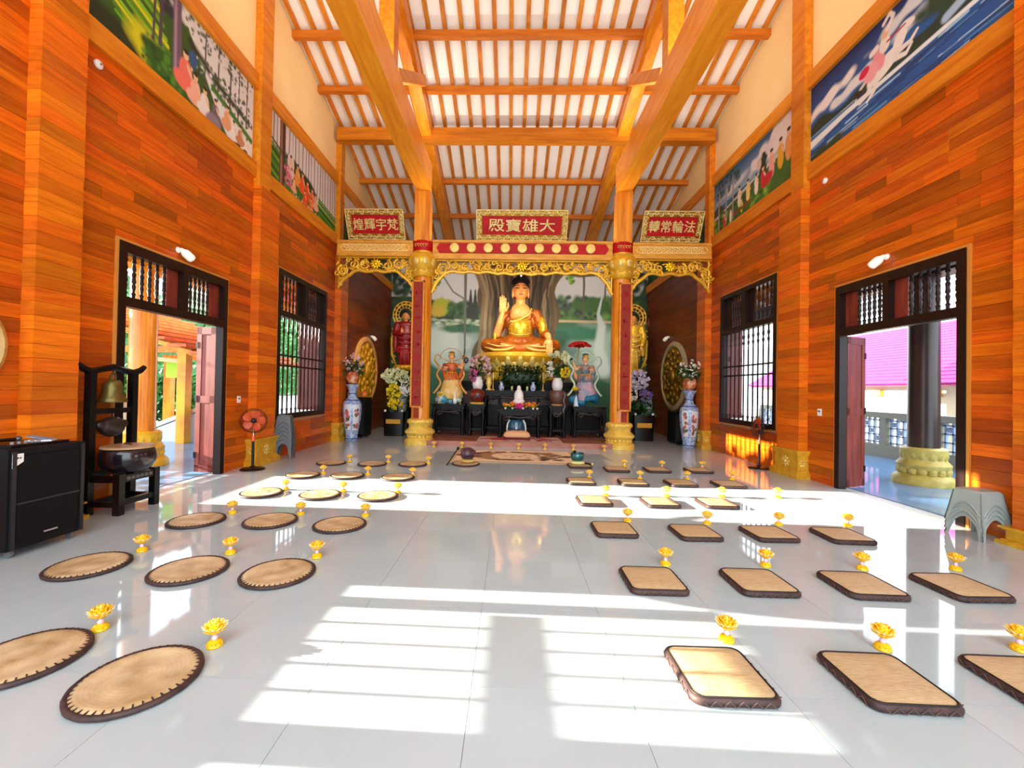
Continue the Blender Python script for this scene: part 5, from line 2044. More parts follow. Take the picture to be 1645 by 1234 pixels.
# ---- standing statues with halos in the back corners
def standing(loc, rz, label, robe, trim):
    t = thing('standing_statue', label, 'statue', loc, rz, 'standing halo statues in the alcove corners')
    MB().lathe([(.42, 0), (.45, .06), (.36, .14), (.36, 1.95), (.44, 2.02), (.44, 2.08)], 24).build('pedestal', M_ebony, t, 40)
    m2 = MB()
    m2.lathe([(.30, 2.08), (.38, 2.14), (.40, 2.22), (.32, 2.30)], 20)
    petal_ring(m2, (0, 0, 0), .35, 2.20, 14, (.05, .08, .08), .3)
    m2.build('lotus_base', M_gold, t, 40)
    m2 = MB()
    m2.ell((0, 0, 2.75), (.27, .20, .55), 12, 10)
    m2.ell((0, .02, 3.45), (.30, .19, .45), 12, 10)
    m2.ell((0, .02, 3.78), (.34, .17, .14), 12, 8)
    chain(m2, [(-.30, .0, 3.78), (-.36, -.06, 3.45), (-.14, -.22, 3.42)], [.11, .11, .08])
    chain(m2, [(.30, .0, 3.78), (.38, -.06, 3.40), (.30, -.20, 3.12)], [.11, .11, .08])
    for s in (-1, 1):
        m2.ell((s * .34, -.10, 3.05), (.09, .08, .34), 8, 7)
    inst('robe', with_mat(remesh(m2, .028, 4), robe), t)
    m2 = MB()
    chain(m2, [(0, .02, 3.85), (0, .02, 4.0)], [.08, .075])
    m2.ell((0, 0, 4.10), (.125, .14, .17), 12, 9)
    m2.ell((0, -.135, 4.09), (.02, .025, .035), 6, 5)
    for s in (-1, 1):
        m2.ell((s * .13, .02, 4.05), (.02, .035, .08), 6, 5)
    hand(m2, (-.13, -.24, 3.42), (.1, -.1, 1), (0, -1, 0), (1, 0, 0), .42, 1)
    hand(m2, (.29, -.22, 3.12), (0, -.2, -1), (0, -1, 0), (1, 0, 0), .42, -1)
    inst('body', with_mat(remesh(m2, .016, 3), M_skin), t)
    m2 = MB()
    m2.ell((0, .03, 4.18), (.14, .14, .13), 12, 8)
    m2.ell((0, .04, 4.32), (.07, .07, .07), 10, 7)
    m2.build('hair', mat('blue black hair', H('14141a'), .45), t, True)
    m2 = MB()
    for (r, th) in ((.36, .03), (.46, .02), (.25, .015)):
        m2.tube([(r * math.cos(a), .20, 4.16 + r * 1.1 * math.sin(a)) for a in np.linspace(0, 2 * PI, 40, endpoint=False)], th, 5, True)
    for k in range(16):
        a = 2 * PI * k / 16
        scroll(m2, .41 * math.cos(a), 4.16 + .45 * math.sin(a), .05, 1.2, 1, .20, .016)
        leafc(m2, .31 * math.cos(a), 4.16 + .34 * math.sin(a), a, .06, .20)
    for s in (-1, 1):
        m2.tube([(s * .30, .20, 3.80), (s * .50, .20, 3.3), (s * .48, .18, 2.7), (s * .30, .16, 2.25)], [.04, .05, .05, .03], 6)
        for k in range(7):
            scroll(m2, s * (.44 + .03 * math.sin(k)), 3.65 - k * .2, .07, 1.2, s, .19, .02)
    m2.build('halo', M_gold, t, True)
    m2 = MB()
    for k in range(5):
        z = 3.55 - k * .18
        m2.tube([(x, -.21 + .25 * x * x, z - .12 * math.cos(x * 5)) for x in np.linspace(-.26, .26, 7)], .02, 5)
    for s in (-1, 0, 1):
        m2.tube([(s * .12, -.20, 2.95), (s * .14, -.20, 2.5), (s * .16, -.16, 2.28)], .025, 5)
    m2.build('robe_folds', trim, t, True)


standing((-4.12, 15.55, .0), .2, 'red robed standing statue with gold halo behind the left column', mat('crimson robe', H('9c1418'), .4, color2=H('780c10'), nscale=3), mat('crimson folds', H('b02020'), .4))
standing((4.12, 15.55, .0), -.2, 'golden standing statue with gold halo behind the right column', M_gold, M_goldlt)


# ---- medallions
def medallion(s, label, gm, rim):
    t = thing('wall_medallion', label, 'medallion', (s * 5.065, 14.1, 2.02), 0, 'round gilded relief medallions')
    RM = Matrix.Rotation(-s * PI / 2, 3, 'Y')
    MB().lathe([(1.12, 0), (1.12, .05), (1.08, .08), (.98, .085), (.95, .03)], 48, M=RM).build('rim', rim, t, 40)
    MB().lathe([(.96, .01), (.94, .04), (.02, .045)], 48, M=RM).build('disc', mat('medallion ground', H('7a5a18'), .5, .3), t, 40)
    m2 = MB()

    def at(r, a, d=.06):
        return (-s * d, r * math.cos(a), r * math.sin(a))
    n = 12
    for k in range(n):
        a = 2 * PI * k / n
        m2.ell(at(.80, a, .06), (.05, .13, .09), 8, 5, (a, 0, 0))
        m2.ell(at(.60, a + PI / n, .06), (.05, .11, .07), 8, 5, (a + PI / n, 0, 0))
    for k in range(8):
        a = 2 * PI * k / 8
        m2.ell(at(.40, a, .07), (.06, .10, .08), 8, 5, (a, 0, 0))
    m2.ell(at(0, 0, .08), (.09, .20, .26), 10, 8)
    m2.ell(at(.22, PI / 2, .11), (.08, .10, .11), 8, 6)
    for r in (.5, .7, .9):
        m2.tube([at(r, a, .05) for a in np.linspace(0, 2 * PI, 48, endpoint=False)], .02, 5, True)
    m2.build('relief', gm, t, True)
    m2 = MB()
    m2.prism([(-.0, -1.02), (.62, -.55), (.80, 0), (.62, .55), (0, 1.02), (-.62, .55), (-.80, 0), (-.62, -.55)], .02, .045, lambda a, b, q: (-s * q, a, b))
    m2.build('lobed_ground', gm, t)


medallion(-1, 'bright gold relief medallion with pale rim on the left alcove wall', mat('warm gold relief', H('fac832'), .35, .2, .5, H('e09c18'), nscale=6), mat('pale orange rim', H('f0b060'), .45))
medallion(1, 'old gold relief medallion with grey rim on the right alcove wall', mat('old gold relief', H('b89030'), .3, .6, .5, H('7a5c18'), nscale=6), mat('grey beige rim', H('b8a880'), .45))


# ---- dark altar furniture
def table(loc, w, d, h, label, carve=True, stretcher=True, cat='table', group=None, name='altar_table'):
    t = thing(name, label, cat, loc, 0, group)
    MB().bx(-w / 2, w / 2, -d / 2, d / 2, h - .05, h).build('table_top', M_ebony, t)
    MB().bx(-w / 2 + .04, w / 2 - .04, -d / 2 + .04, d / 2 - .04, h - .17, h - .05).build('frieze', M_ebony, t)
    for sx in (-1, 1):
        for sy in (-1, 1):
            m2 = MB()
            x, y = sx * (w / 2 - .09), sy * (d / 2 - .09)
            m2.tube([(x, y, h - .12), (x + sx * .03, y + sy * .03, h * .62), (x + sx * .005, y, h * .28), (x + sx * .035, y + sy * .03, .0)], [.065, .06, .04, .055], 8)
            m2.build('leg', M_ebony, t, 50)
    m2 = MB()
    for sx in (-1, 1):
        scroll(m2, sx * (w / 2 - .22), h - .24, .09, 1.3, sx, -d / 2 + .07, .022)
        scroll(m2, sx * (w / 2 - .34), h - .21, .06, 1.3, -sx, -d / 2 + .07, .018)
    m2.tube([(-w / 2 + .16, -d / 2 + .07, h - .30), (-w / 4, -d / 2 + .07, h - .20), (0, -d / 2 + .07, h - .24), (w / 4, -d / 2 + .07, h - .20), (w / 2 - .16, -d / 2 + .07, h - .30)], .025, 6)
    for k in range(int(w / .12)):
        leafc(m2, -w / 2 + .1 + k * .12, h - .11, (-1) ** k * .5, .05, -d / 2 + .035)
    m2.build('carved_apron', mat('worn carved edge', H('2e2422'), .3), t, True)
    if stretcher:
        for sy in (-1, 1):
            MB().bx(-w / 2 + .1, w / 2 - .1, sy * (d / 2 - .10) - .02, sy * (d / 2 - .10) + .02, .16, .21).build('stretcher', M_ebony, t)
        MB().bx(-w / 2 + .1, w / 2 - .1, -d / 2 + .1, d / 2 - .1, .19, .22).build('lower_shelf', M_ebony, t)
    return t


table((-2.05, 12.72, .13), .98, .62, .91, 'dark carved side table under the gold attendant statue')
table((2.05, 12.72, .13), .98, .62, .91, 'dark carved side table under the blue attendant statue')
table((-1.22, 12.62, .13), .52, .50, .91, 'narrow dark carved stand under the red wooden fish', name='carved_stand', cat='stand')
table((1.12, 12.62, .13), .52, .50, .91, 'narrow dark carved stand under the brown pot', name='carved_stand', cat='stand')
table((.02, 12.35, .13), 1.22, .55, .80, 'low dark carved table in front of the altar centre', stretcher=False)
table((.10, 13.35, .13), 2.35, .70, 1.33, 'long high dark altar table behind the low table')

t = thing('garden_stool', 'teal glazed barrel stool with white rims under the low table', 'stool', (-.06, 12.35, .13))
MB().lathe([(.20, 0), (.23, .08), (.25, .20), (.25, .30), (.23, .42), (.20, .50)], 24).build('body', mat('teal glaze', H('1c5a78'), .15, color2=H('0c3048'), nscale=3, coat=.5), t, True)
m2 = MB()
for s in (-1, 1):
    m2.tube([(s * .19, -.10, .0), (s * .245, -.12, .10), (s * .265, -.12, .25), (s * .245, -.12, .40), (s * .19, -.10, .50)], .025, 6)
m2.build('white_rim', M_white, t, True)
MB().ell((0, -.248, .27), (.035, .012, .035), 10, 6).build('pale_boss', mat('pale blue boss', H('c8e8f4'), .2), t, True)

t = thing('large_wooden_fish', 'red-brown wooden fish drum on a yellow cushion on the left stand', 'drum', (-1.22, 12.60, 1.04))
MB().lathe([(.20, 0), (.22, .03), (.20, .06), (.1, .06)], 20).build('cushion', mat('yellow cushion', H('e0b450'), .7), t, True)
m2 = MB()
m2.ell((0, 0, .26), (.23, .19, .21), 16, 10)
m2.ell((-.14, 0, .38), (.07, .05, .07), 8, 6)
m2.ell((.16, -.02, .30), (.08, .08, .09), 8, 6)
inst('drum_body', with_mat(remesh(m2, .015, 3), mat('red brown lacquer', H('7a2c18'), .25, color2=H('5a1c10'), nscale=5)), t)
MB().box((.02, -.195, .24), (.26, .02, .03), (0, -.6, 0)).build('mouth_slot', M_black, t)
t = thing('brown_pot', 'brown glazed pot on a pale ring on the right stand', 'pot', (1.12, 12.60, 1.04))
MB().lathe([(.17, 0), (.18, .04), (.12, .05)], 18).build('ring_cushion', mat('tan ring', H('c89868'), .7), t, True)
MB().lathe([(.13, .04), (.20, .12), (.23, .26), (.225, .40), (.205, .44), (.19, .44), (.205, .38), (.2, .2), (.1, .08)], 24).build('pot', mat('brown glaze', H('6a4a40'), .35, color2=H('583a30'), nscale=4), t, True)


# ---- flowers
def blossoms(mb, c, rad, n, size, rg, five=True):
    c = Vector(c)
    for k in range(n):
        while True:
            d = Vector((rg.uniform(-1, 1), rg.uniform(-1, 1), rg.uniform(-1, 1)))
            if .15 < d.length < 1:
                break
        d = d.normalized() * (d.length ** .4)
        p = c + Vector((d.x * rad[0], d.y * rad[1], d.z * rad[2]))
        s = size * rg.uniform(.7, 1.2)
        q = Matrix.Rotation(rg.uniform(0, 6), 3, 'Z') @ Matrix.Rotation(rg.uniform(-1.2, 1.2), 3, 'X')
        if five:
            for j in range(5):
                a = 2 * PI * j / 5
                mb.ell(p + q @ Vector((math.cos(a) * s * .55, 0, math.sin(a) * s * .55)), (s * .5, s * .2, s * .5), 5, 3, q)
        else:
            mb.ell(p, (s, s, s), 6, 4)


def leaves(mb, c, rad, n, L, rg, w=.28):
    c = Vector(c)
    for k in range(n):
        d = Vector((rg.uniform(-1, 1), rg.uniform(-1, 1), rg.uniform(-1, 1)))
        p = c + Vector((d.x * rad[0], d.y * rad[1], d.z * rad[2]))
        q = Matrix.Rotation(rg.uniform(0, 6), 3, 'Z') @ Matrix.Rotation(rg.uniform(-1.3, 1.3), 3, 'Y')
        l = L * rg.uniform(.6, 1.3)
        vs = [p + q @ Vector(v) for v in ((0, 0, 0), (l * .5, l * w, .03 * l), (l, 0, 0), (l * .5, -l * w, .03 * l), (l * .5, 0, -.06 * l))]
        mb.add(vs, [(0, 4, 1), (1, 4, 2), (2, 4, 3), (3, 4, 0)])


M_green = mat('leaf green', H('2c5a20'), .5, color2=H('1c3c16'), nscale=5)
M_green2 = mat('dark foliage', H('1c4018'), .5, color2=H('122c10'), nscale=5)


def flowers(root, clusters, leafs, seed):
    rg_ = random.Random(seed)
    bym = {}
    for (c, rad, n, size, m, five) in clusters:
        bym.setdefault(m.name, (m, MB()))
        blossoms(bym[m.name][1], c, rad, n, size, rg_, five)
    for nm, (m, mb) in bym.items():
        o = mb.build('blossoms', m, root, True)
        o['kind'] = 'stuff'
    mb = MB()
    for (c, rad, n, L) in leafs:
        leaves(mb, c, rad, n, L, rg_)
    if leafs:
        o = mb.build('foliage', M_green, root)
        o['kind'] = 'stuff'


F_white = mat('white blossom', H('f4f2ea'), .5)
F_cream = mat('cream green blossom', H('e8ecb8'), .5)
F_yellow = mat('yellow blossom', H('f4d81c'), .5)
F_pink = mat('pale pink blossom', H('f0c8cc'), .5)
F_magenta = mat('magenta blossom', H('d0589c'), .5)
F_lilac = mat('lilac blossom', H('d8cce4'), .5)
F_violet = mat('violet blossom', H('8a6aa8'), .5)
F_orange = mat('orange blossom', H('f08830'), .5)
F_hot = mat('hot pink blossom', H('e01c98'), .5)
F_red = mat('red blossom', H('d82018'), .5)

# white vases with orchids on the two stands
for s, lab in ((-1, 'left'), (1, 'right')):
    t = thing('orchid_vase', ('white vase with drooping pink and magenta orchids at the altar left' if s < 0 else 'white vase with pale lilies and yellow chrysanthemum at the altar right'),
              'vase', (s * 1.20 - .04, 12.95, 1.46))
    # stands on the long altar table
    MB().lathe([(.09, 0), (.14, .04), (.165, .16), (.155, .28), (.12, .36), (.115, .40), (.10, .40), (.11, .34)], 24).build('vase', M_white, t, True)
    m2 = MB()
    rg_ = random.Random(8)
    for k in range(6):
        a = rg_.uniform(0, 6)
        m2.tube([(0, 0, .38), (.1 * math.cos(a), .08 * math.sin(a), .65), (.3 * math.cos(a), .12 * math.sin(a), .85)], .010, 4)
    m2.build('stems', M_green, t)
    if s < 0:
        flowers(t, [((.05, -.05, .92), (.30, .14, .16), 34, .055, F_pink, True), ((.30, -.05, .66), (.13, .10, .24), 24, .05, F_pink, True), ((-.22, -.08, .80), (.14, .1, .14), 18, .05, F_pink, True),
                    ((-.12, -.16, .46), (.13, .09, .20), 30, .045, F_magenta, True)], [((0, 0, .5), (.2, .12, .2), 40, .2)], 21)
    else:
        flowers(t, [((-.22, -.08, .66), (.10, .08, .26), 34, .045, F_white, True), ((.02, -.05, 1.10), (.30, .14, .10), 22, .09, F_cream, True), ((.30, -.05, .95), (.15, .1, .14), 14, .08, F_cream, True),
                    ((.22, -.22, .56), (.15, .12, .16), 60, .04, F_yellow, True)], [((.05, 0, .7), (.28, .12, .25), 60, .22)], 22)
t = thing('green_bush', 'dense dark green shrub in a bowl behind the white figurine', 'plant', (.05, 13.35, 1.46))
MB().lathe([(.12, 0), (.22, .06), (.26, .16), (.25, .18)], 20).build('bowl', M_ebony, t, 40)
m2 = MB()
m2.ell((0, 0, .40), (.60, .20, .26), 16, 10)
leaves(m2, (0, 0, .42), (.66, .26, .31), 1500, .09, random.Random(1), .4)
o = m2.build('foliage', M_green2, t)
o['kind'] = 'stuff'
flowers(t, [((0, -.1, .55), (.62, .22, .22), 26, .022, F_cream, False), ((-.66, -.1, .52), (.13, .12, .28), 46, .035, F_yellow, True), ((.68, -.1, .52), (.13, .12, .28), 46, .035, F_yellow, True)], [], 23)

t = thing('white_figurine', 'small white seated figurine standing amid the orange flowers', 'figurine', (.0, 12.42, .93))
m2 = MB()
m2.ell((0, 0, .36), (.14, .10, .22), 12, 9)
m2.ell((0, -.02, .22), (.18, .14, .09), 12, 8)
m2.ell((0, 0, .60), (.065, .065, .085), 10, 8)
chain(m2, [(0, 0, .5), (0, 0, .56)], [.05, .045])
inst('figure', with_mat(remesh(m2, .014, 3), M_white), t)
MB().lathe([(.20, 0), (.21, .06), (.18, .14), (.17, .16)], 20).build('pedestal', F_orange, t, 40)
t = thing('flower_tray', 'shallow tray of orange, pink and yellow flowers on the low table', 'flowers', (.02, 12.24, .93))
MB().bx(-.54, .54, -.07, .07, 0, .03).build('tray', M_ebony, t)
flowers(t, [((-.32, 0, .15), (.22, .07, .05), 26, .045, F_orange, True), ((.32, 0, .15), (.22, .07, .05), 26, .045, F_orange, True), ((.0, -.05, .10), (.10, .05, .07), 26, .045, F_hot, True),
            ((.30, -.03, .10), (.18, .05, .04), 10, .04, F_yellow, True), ((-.35, -.03, .10), (.10, .05, .04), 8, .04, F_yellow, True)], [((-.33, 0, .07), (.2, .07, .04), 60, .08), ((.33, 0, .07), (.2, .07, .04), 60, .08)], 24)
for k, x in enumerate((-.38, -.18, .12, .40, .52)):
    t = thing('offering_cup', 'tiny white cup at the table front, %s from the left' % ('first', 'second', 'third', 'fourth', 'fifth')[k], 'cup', (x, 12.115, .93), 0, 'white offering cups on the low table')
    MB().lathe([(.014, 0), (.016, .01), (.03, .03), (.034, .055), (.03, .055), (.024, .03), (.01, .015)], 12).build('cup', M_white, t, True)
M_bw = mat('blue white porcelain', H('dfe4f4'), .2, color2=H('5a68b8'), nscale=22, lo=.45, hi=.6)
for x, lab in ((-.52, 'left'), (.44, 'right')):
    t = thing('small_vase', 'small blue and white vase on the altar table, %s of the figurine' % lab, 'vase', (x, 13.08, 1.46), 0, 'blue and white altar vases')
    MB().lathe([(.05, 0), (.08, .05), (.085, .12), (.05, .19), (.035, .22), (.055, .26), (.045, .26)], 16).build('body', M_bw, t, True)
    MB().lathe([(.055, 0), (.055, .012)], 14).build('foot', M_bw, t)
for x, lab in ((-.78, 'left'), (.74, 'right')):
    t = thing('candlestick', 'slim gold candlestick on the altar table, %s side' % lab, 'candlestick', (x, 13.08, 1.46), 0, 'gold candlesticks on the altar')
    MB().lathe([(.06, 0), (.05, .02), (.015, .05), (.02, .10), (.012, .16), (.014, .30), (.03, .33), (.028, .34)], 12).build('stick', M_gold, t, True)
    MB().lathe([(.016, .34), (.016, .55)], 8).build('candle', mat('cream candle', H('f0e0b0'), .5), t, True)
for x, lab in ((-.20, 'left'), (.26, 'right')):
    t = thing('oil_lamp', 'small pale green cup candle behind the figurine, %s one' % lab, 'candle', (x, 13.06, 1.46), 0, 'cup candles behind the figurine')
    MB().lathe([(.03, 0), (.035, .10), (.03, .13)], 10).build('glass', mat('pale green glass', H('c8d890'), .2), t, True)
    MB().lathe([(.006, .13), (.004, .16)], 6).build('wick', M_black, t)
t = thing('gold_incense_pot', 'small gold stand beside the left white vase', 'incense pot', (-.90, 12.96, 1.46))
MB().lathe([(.09, 0), (.09, .03), (.05, .06), (.06, .12), (.09, .18), (.08, .36), (.05, .40)], 16).build('body', M_goldlt, t, True)
MB().lathe([(.10, .18), (.10, .20)], 14).build('rim', M_gold, t)
t = thing('prayer_beads', 'string of pale prayer beads hanging beside the brown pot', 'beads', (1.30, 12.33, .98))
m2 = MB()
for k in range(26):
    m2.ell((.02 * math.sin(k * .5), 0, .42 - k * .022), .011, 6, 4)
m2.build('beads', mat('pale beads', H('c8c0b8'), .3), t, True)
MB().tube([(0, .01, .42), (0, .01, -.16)], .004, 4).build('cord', M_black, t)
for x, lab in ((-2.33, 'left end'), (-1.70, 'right end')):
    t = thing('goblet', 'tiny gold goblet on the left side table, %s' % lab, 'goblet', (x, 12.48, 1.04), 0, 'goblets on the left side table')
    MB().lathe([(.03, 0), (.01, .03), (.01, .06), (.03, .09), (.028, .12)], 10).build('goblet', M_goldlt, t, True)
t = thing('yellow_posy', 'round yellow posy in a white cup on the left side table', 'flowers', (-2.28, 12.60, 1.04))
MB().lathe([(.05, 0), (.07, .10), (.08, .16)], 12).build('cup', M_white, t, True)
flowers(t, [((0, 0, .24), (.10, .09, .09), 40, .04, F_yellow, True)], [], 31)
t = thing('white_vase', 'slender white vase with twig on the left side table', 'vase', (-1.86, 12.50, 1.04))
MB().lathe([(.05, 0), (.06, .10), (.03, .22), (.02, .34), (.03, .36)], 12).build('vase', M_white, t, True)
MB().tube([(0, 0, .34), (.06, 0, .44), (.02, 0, .50)], .012, 5).build('twig', M_white, t)
t = thing('pale_cone', 'pale blue cone shaped votive on the right side table', 'votive', (1.66, 12.50, 1.04))
MB().lathe([(.07, 0), (.065, .05), (.035, .25), (.01, .32)], 14).build('cone', mat('pale blue glaze', H('c8dcec'), .3), t, True)
MB().lathe([(.08, 0), (.08, .015)], 14).build('foot', M_white, t)
t = thing('yellow_posy', 'small yellow posy beside the blue statue on the right side table', 'flowers', (1.68, 12.62, 1.04))
MB().lathe([(.05, 0), (.06, .25), (.07, .42)], 12).build('cup', mat('dark cup', H('20302c'), .4), t, True)
flowers(t, [((0, 0, .50), (.12, .09, .06), 30, .04, F_yellow, True)], [((0, 0, .45), (.1, .1, .06), 20, .1)], 32)


# ---- floor vases with bouquets
def lathe_patch(mb, prof, a0, a1, n, off):
    vs, fs = [], []
    for r, z in prof:
        for k in range(n + 1):
            a = a0 + (a1 - a0) * k / n
            vs.append(((r + off) * math.cos(a), (r + off) * math.sin(a), z))
    m = n + 1
    for i in range(len(prof) - 1):
        for k in range(n):
            fs.append((i * m + k, i * m + k + 1, (i + 1) * m + k + 1, (i + 1) * m + k))
    mb.add(vs, fs)


def floor_vase(loc, label, pink, h, a_pan, seed, dense):
    t = thing('floor_vase', label, 'vase', loc, 0, 'tall porcelain floor vases')
    prof = [(.165, 0), (.17, .05), (.155, .10), (.19, .30), (.235, .60), (.255, .85), (.25, 1.0), (.21, 1.10), (.13, 1.18), (.10, 1.26), (.10, 1.36), (.13, 1.46), (.18, 1.53), (.185, 1.55), (.17, 1.55), (.12, 1.45)]
    k_ = h / 1.55
    prof = [(r, z * k_) for r, z in prof]
    vase = MB().lathe(prof, 32).build('vase', mat('blue patterned porcelain', H('b4c8e4'), .15, color2=H('6c88c0'), nscale=16, lo=.44, hi=.62, coat=.4), t, True)
    m2 = MB()
    pp = [(r, z) for r, z in prof if .28 < z / k_ < 1.02]
    for a in a_pan:
        lathe_patch(m2, pp, a - .36, a + .36, 6, .006)
    m2.build('white_panel', mat('white porcelain panel', H('e4e8ee'), .15, coat=.4), vase, True)
    g = random.Random(seed)
    for m, n in ((mat('pink painted flower', H('d06a68'), .3), 10), (mat('green painted leaf', H('4c6a4c'), .3), 8)):
        m2 = MB()
        for a in a_pan:
            for q in range(n):
                z = g.uniform(.36, .92) * k_
                r = np.interp(z, [p[1] for p in pp], [p[0] for p in pp]) + .007
                aa = a + g.uniform(-.24, .24)
                m2.ell((r * math.cos(aa), r * math.sin(aa), z), (.006, .035, .045), 7, 5, Matrix.Rotation(aa, 3, 'Z'))
        m2.build('painted_flower', m, vase, True)
    m2 = MB()
    for z, r in ((1.12 * k_, .205), (.06, .172), (1.30 * k_, .108)):
        m2.tube([((r + .004) * math.cos(a), (r + .004) * math.sin(a), z) for a in np.linspace(0, 2 * PI, 28, endpoint=False)], .012, 5, True)
    m2.build('blue_band', mat('cobalt band', H('2c4a90'), .2), vase, True)
    MB().lathe([(.06, h - .02), (.15, h + .08), (.18, h + .20), (.15, h + .32), (.09, h + .36)], 20).build('inner_pot', mat('orange floral pot', H('c85a2c'), .35, color2=H('e8b890'), nscale=9, lo=.5, hi=.6), t, True)
    flowers(t, [((0, 0, h + .62), (.30, .24, .26), dense, .05, pink, True)], [((0, 0, h + .45), (.26, .2, .14), 90, .16)], seed)
    return t


floor_vase((-4.64, 11.86, 0), 'tall blue porcelain vase with pale pink bouquet by the left alcove', F_pink, 1.55, (-1.75, -.75), 41, 42)
floor_vase((4.66, 11.90, 0), 'tall blue porcelain vase with white bouquet by the right alcove', F_white, 1.55, (-1.35, -2.4), 42, 34)


# ---- black planters with chrysanthemums
def planter(loc, label, cl, lf, seed, w, h):
    t = thing('planter', label, 'planter', loc, 0, 'black planters with flowers in the alcoves')
    m2 = MB()
    loft(m2, [[(x, y, z) for x, y in rsq(hw, .02, 2)] for hw, z in ((w / 2 * .9, 0), (w / 2, h), (w / 2 - .03, h), (w / 2 - .04, h - .08))])
    m2.build('box', M_black, t, 40)
    MB().bx(-.22, .22, -w / 2 - .006, -w / 2 + .01, h * .52, h * .70).build('gold_plate', mat('amber plate', H('d09a28'), .4, .3), t)
    m2 = MB()
    for sx in (-1, 1):
        m2.ell((sx * (w / 2 - .05), -w / 2 + .05, h + .03), .04, 8, 6)
    m2.build('pearl_knob', M_white, t, True)
    m2 = MB()
    m2.lathe([(.12, h - .05), (.16, h + .25), (.14, h + .55)], 16, (.18, .05, 0))
    m2.build('inner_vase', mat('grey glass', H('8a9488'), .2), t, True)
    flowers(t, cl, lf, seed)


planter((-3.80, 13.30, 0), 'black planter with white and yellow chrysanthemums beside the left column',
        [((-.02, -.1, 1.85), (.42, .2, .24), 130, .06, F_cream, True), ((-.05, -.12, 1.30), (.22, .16, .30), 90, .055, F_yellow, True), ((.0, -.16, .98), (.24, .16, .16), 50, .055, F_yellow, True), ((.38, -.12, 1.50), (.22, .14, .26), 60, .06, F_white, True)],
        [((.1, 0, 1.4), (.35, .15, .4), 110, .2)], 51, .62, .74)
planter((3.82, 13.40, 0), 'black planter with lilac and violet orchids beside the right column',
        [((-.12, -.1, 1.85), (.32, .18, .30), 110, .055, F_lilac, True), ((-.28, -.1, 1.50), (.14, .12, .35), 50, .05, F_white, True), ((.10, -.12, 1.35), (.20, .12, .28), 46, .05, F_violet, True)],
        [((-.15, 0, 1.05), (.3, .15, .22), 110, .22), ((0, -.1, .95), (.3, .15, .08), 30, .25)], 52, .62, .78)


# ---- black cabinets against the alcove walls
for s, lab in ((-1, 'left'), (1, 'right')):
    t = thing('black_cabinet', 'tall black cabinet behind the %s porcelain vase' % lab, 'cabinet', (s * 4.72, 12.62, 0), 0, 'black cabinets in the alcoves')
    MB().bx(-.28, .28, -.28, .30, .05, 1.18 if s < 0 else .95).build('body', M_black, t)
    MB().bx(-.24, .24, -.29, -.28, .12, 1.05 if s < 0 else .85).build('grille', mat('black cloth grille', H('18181a'), .7), t)
    for x in (-.22, .22):
        for y in (-.2, .22):
            MB().lathe([(.03, 0), (.03, .05)], 10, (x, y, 0)).build('foot', mat('grey foot', H('707070'), .4), t)
t = thing('orange_fruit', 'orange fruit offering on the left black cabinet', 'fruit', (-4.52, 12.45, 1.18))
MB().ell((0, 0, .09), .10, 12, 9).build('fruit', mat('orange peel', H('e87a20'), .5), t, True)
MB().tube([(0, 0, .18), (.01, 0, .21)], .01, 5).build('stem', M_green, t)
t = thing('yellow_fruit', 'yellow fruit offering at the wall side of the left black cabinet', 'fruit', (-4.93, 12.45, 1.18))
MB().ell((0, 0, .09), (.085, .085, .10), 12, 9).build('fruit', mat('yellow peel', H('f0b418'), .5), t, True)
MB().tube([(0, 0, .18), (.01, 0, .21)], .01, 5).build('stem', M_green, t)


# ---- altar spot lamps fixed behind the arch beam
def spot(x, y, z, target, power, size, blend, label, colr=(1, .86, .6)):
    t = thing('spot_lamp', label, 'lamp', (x, y, z), 0, 'spot lamps behind the arch beam')
    d = Vector(target) - Vector((x, y, z))
    q = d.to_track_quat('-Z', 'Y')
    c = MB().lathe([(.05, -.06), (.055, .10), (.03, .14)], 14, capped=False).build('lamp_can', M_black, t, 40)
    c.rotation_euler = q.to_euler()
    MB().tube([(0, 0, .1), (0, -.24, .12)], .015, 5).build('bracket', M_black, t)
    ld = bpy.data.lights.new('spot_light', 'SPOT')
    ld.energy = power
    ld.spot_size = size
    ld.spot_blend = blend
    ld.shadow_soft_size = .05
    ld.color = colr
    lo_ = bpy.data.objects.new('spot_light', ld)
    col.objects.link(lo_)
    lo_.parent = t
    lo_.rotation_euler = q.to_euler()
    lo_.location = d.normalized() * .05


spot(-1.3, 11.75, 5.15, (0, 15, 3.5), 240, 1.0, .7, 'black spot lamp behind the left half of the arch beam')
spot(1.3, 11.75, 5.15, (0, 15, 3.5), 240, 1.0, .7, 'black spot lamp behind the right half of the arch beam')
spot(-3.9, 11.75, 5.15, (-4.9, 14.3, 1.6), 90, 1.1, .7, 'black spot lamp behind the left side beam of the arch')
spot(3.9, 11.75, 5.15, (4.3, 15.0, 2.8), 30, 1.1, .7, 'black spot lamp behind the right side beam of the arch')
spot(-2.0, 11.75, 5.15, (-2.6, 17, 3.9), 200, 1.5, .9, 'unseen spot lamp added beside the left column to brighten the backdrop', (1, .94, .82))  # this pair is added out of view to brighten the painted backdrop
spot(2.0, 11.75, 5.15, (2.6, 17, 3.9), 200, 1.5, .9, 'unseen spot lamp added beside the right column to brighten the backdrop', (1, .94, .82))
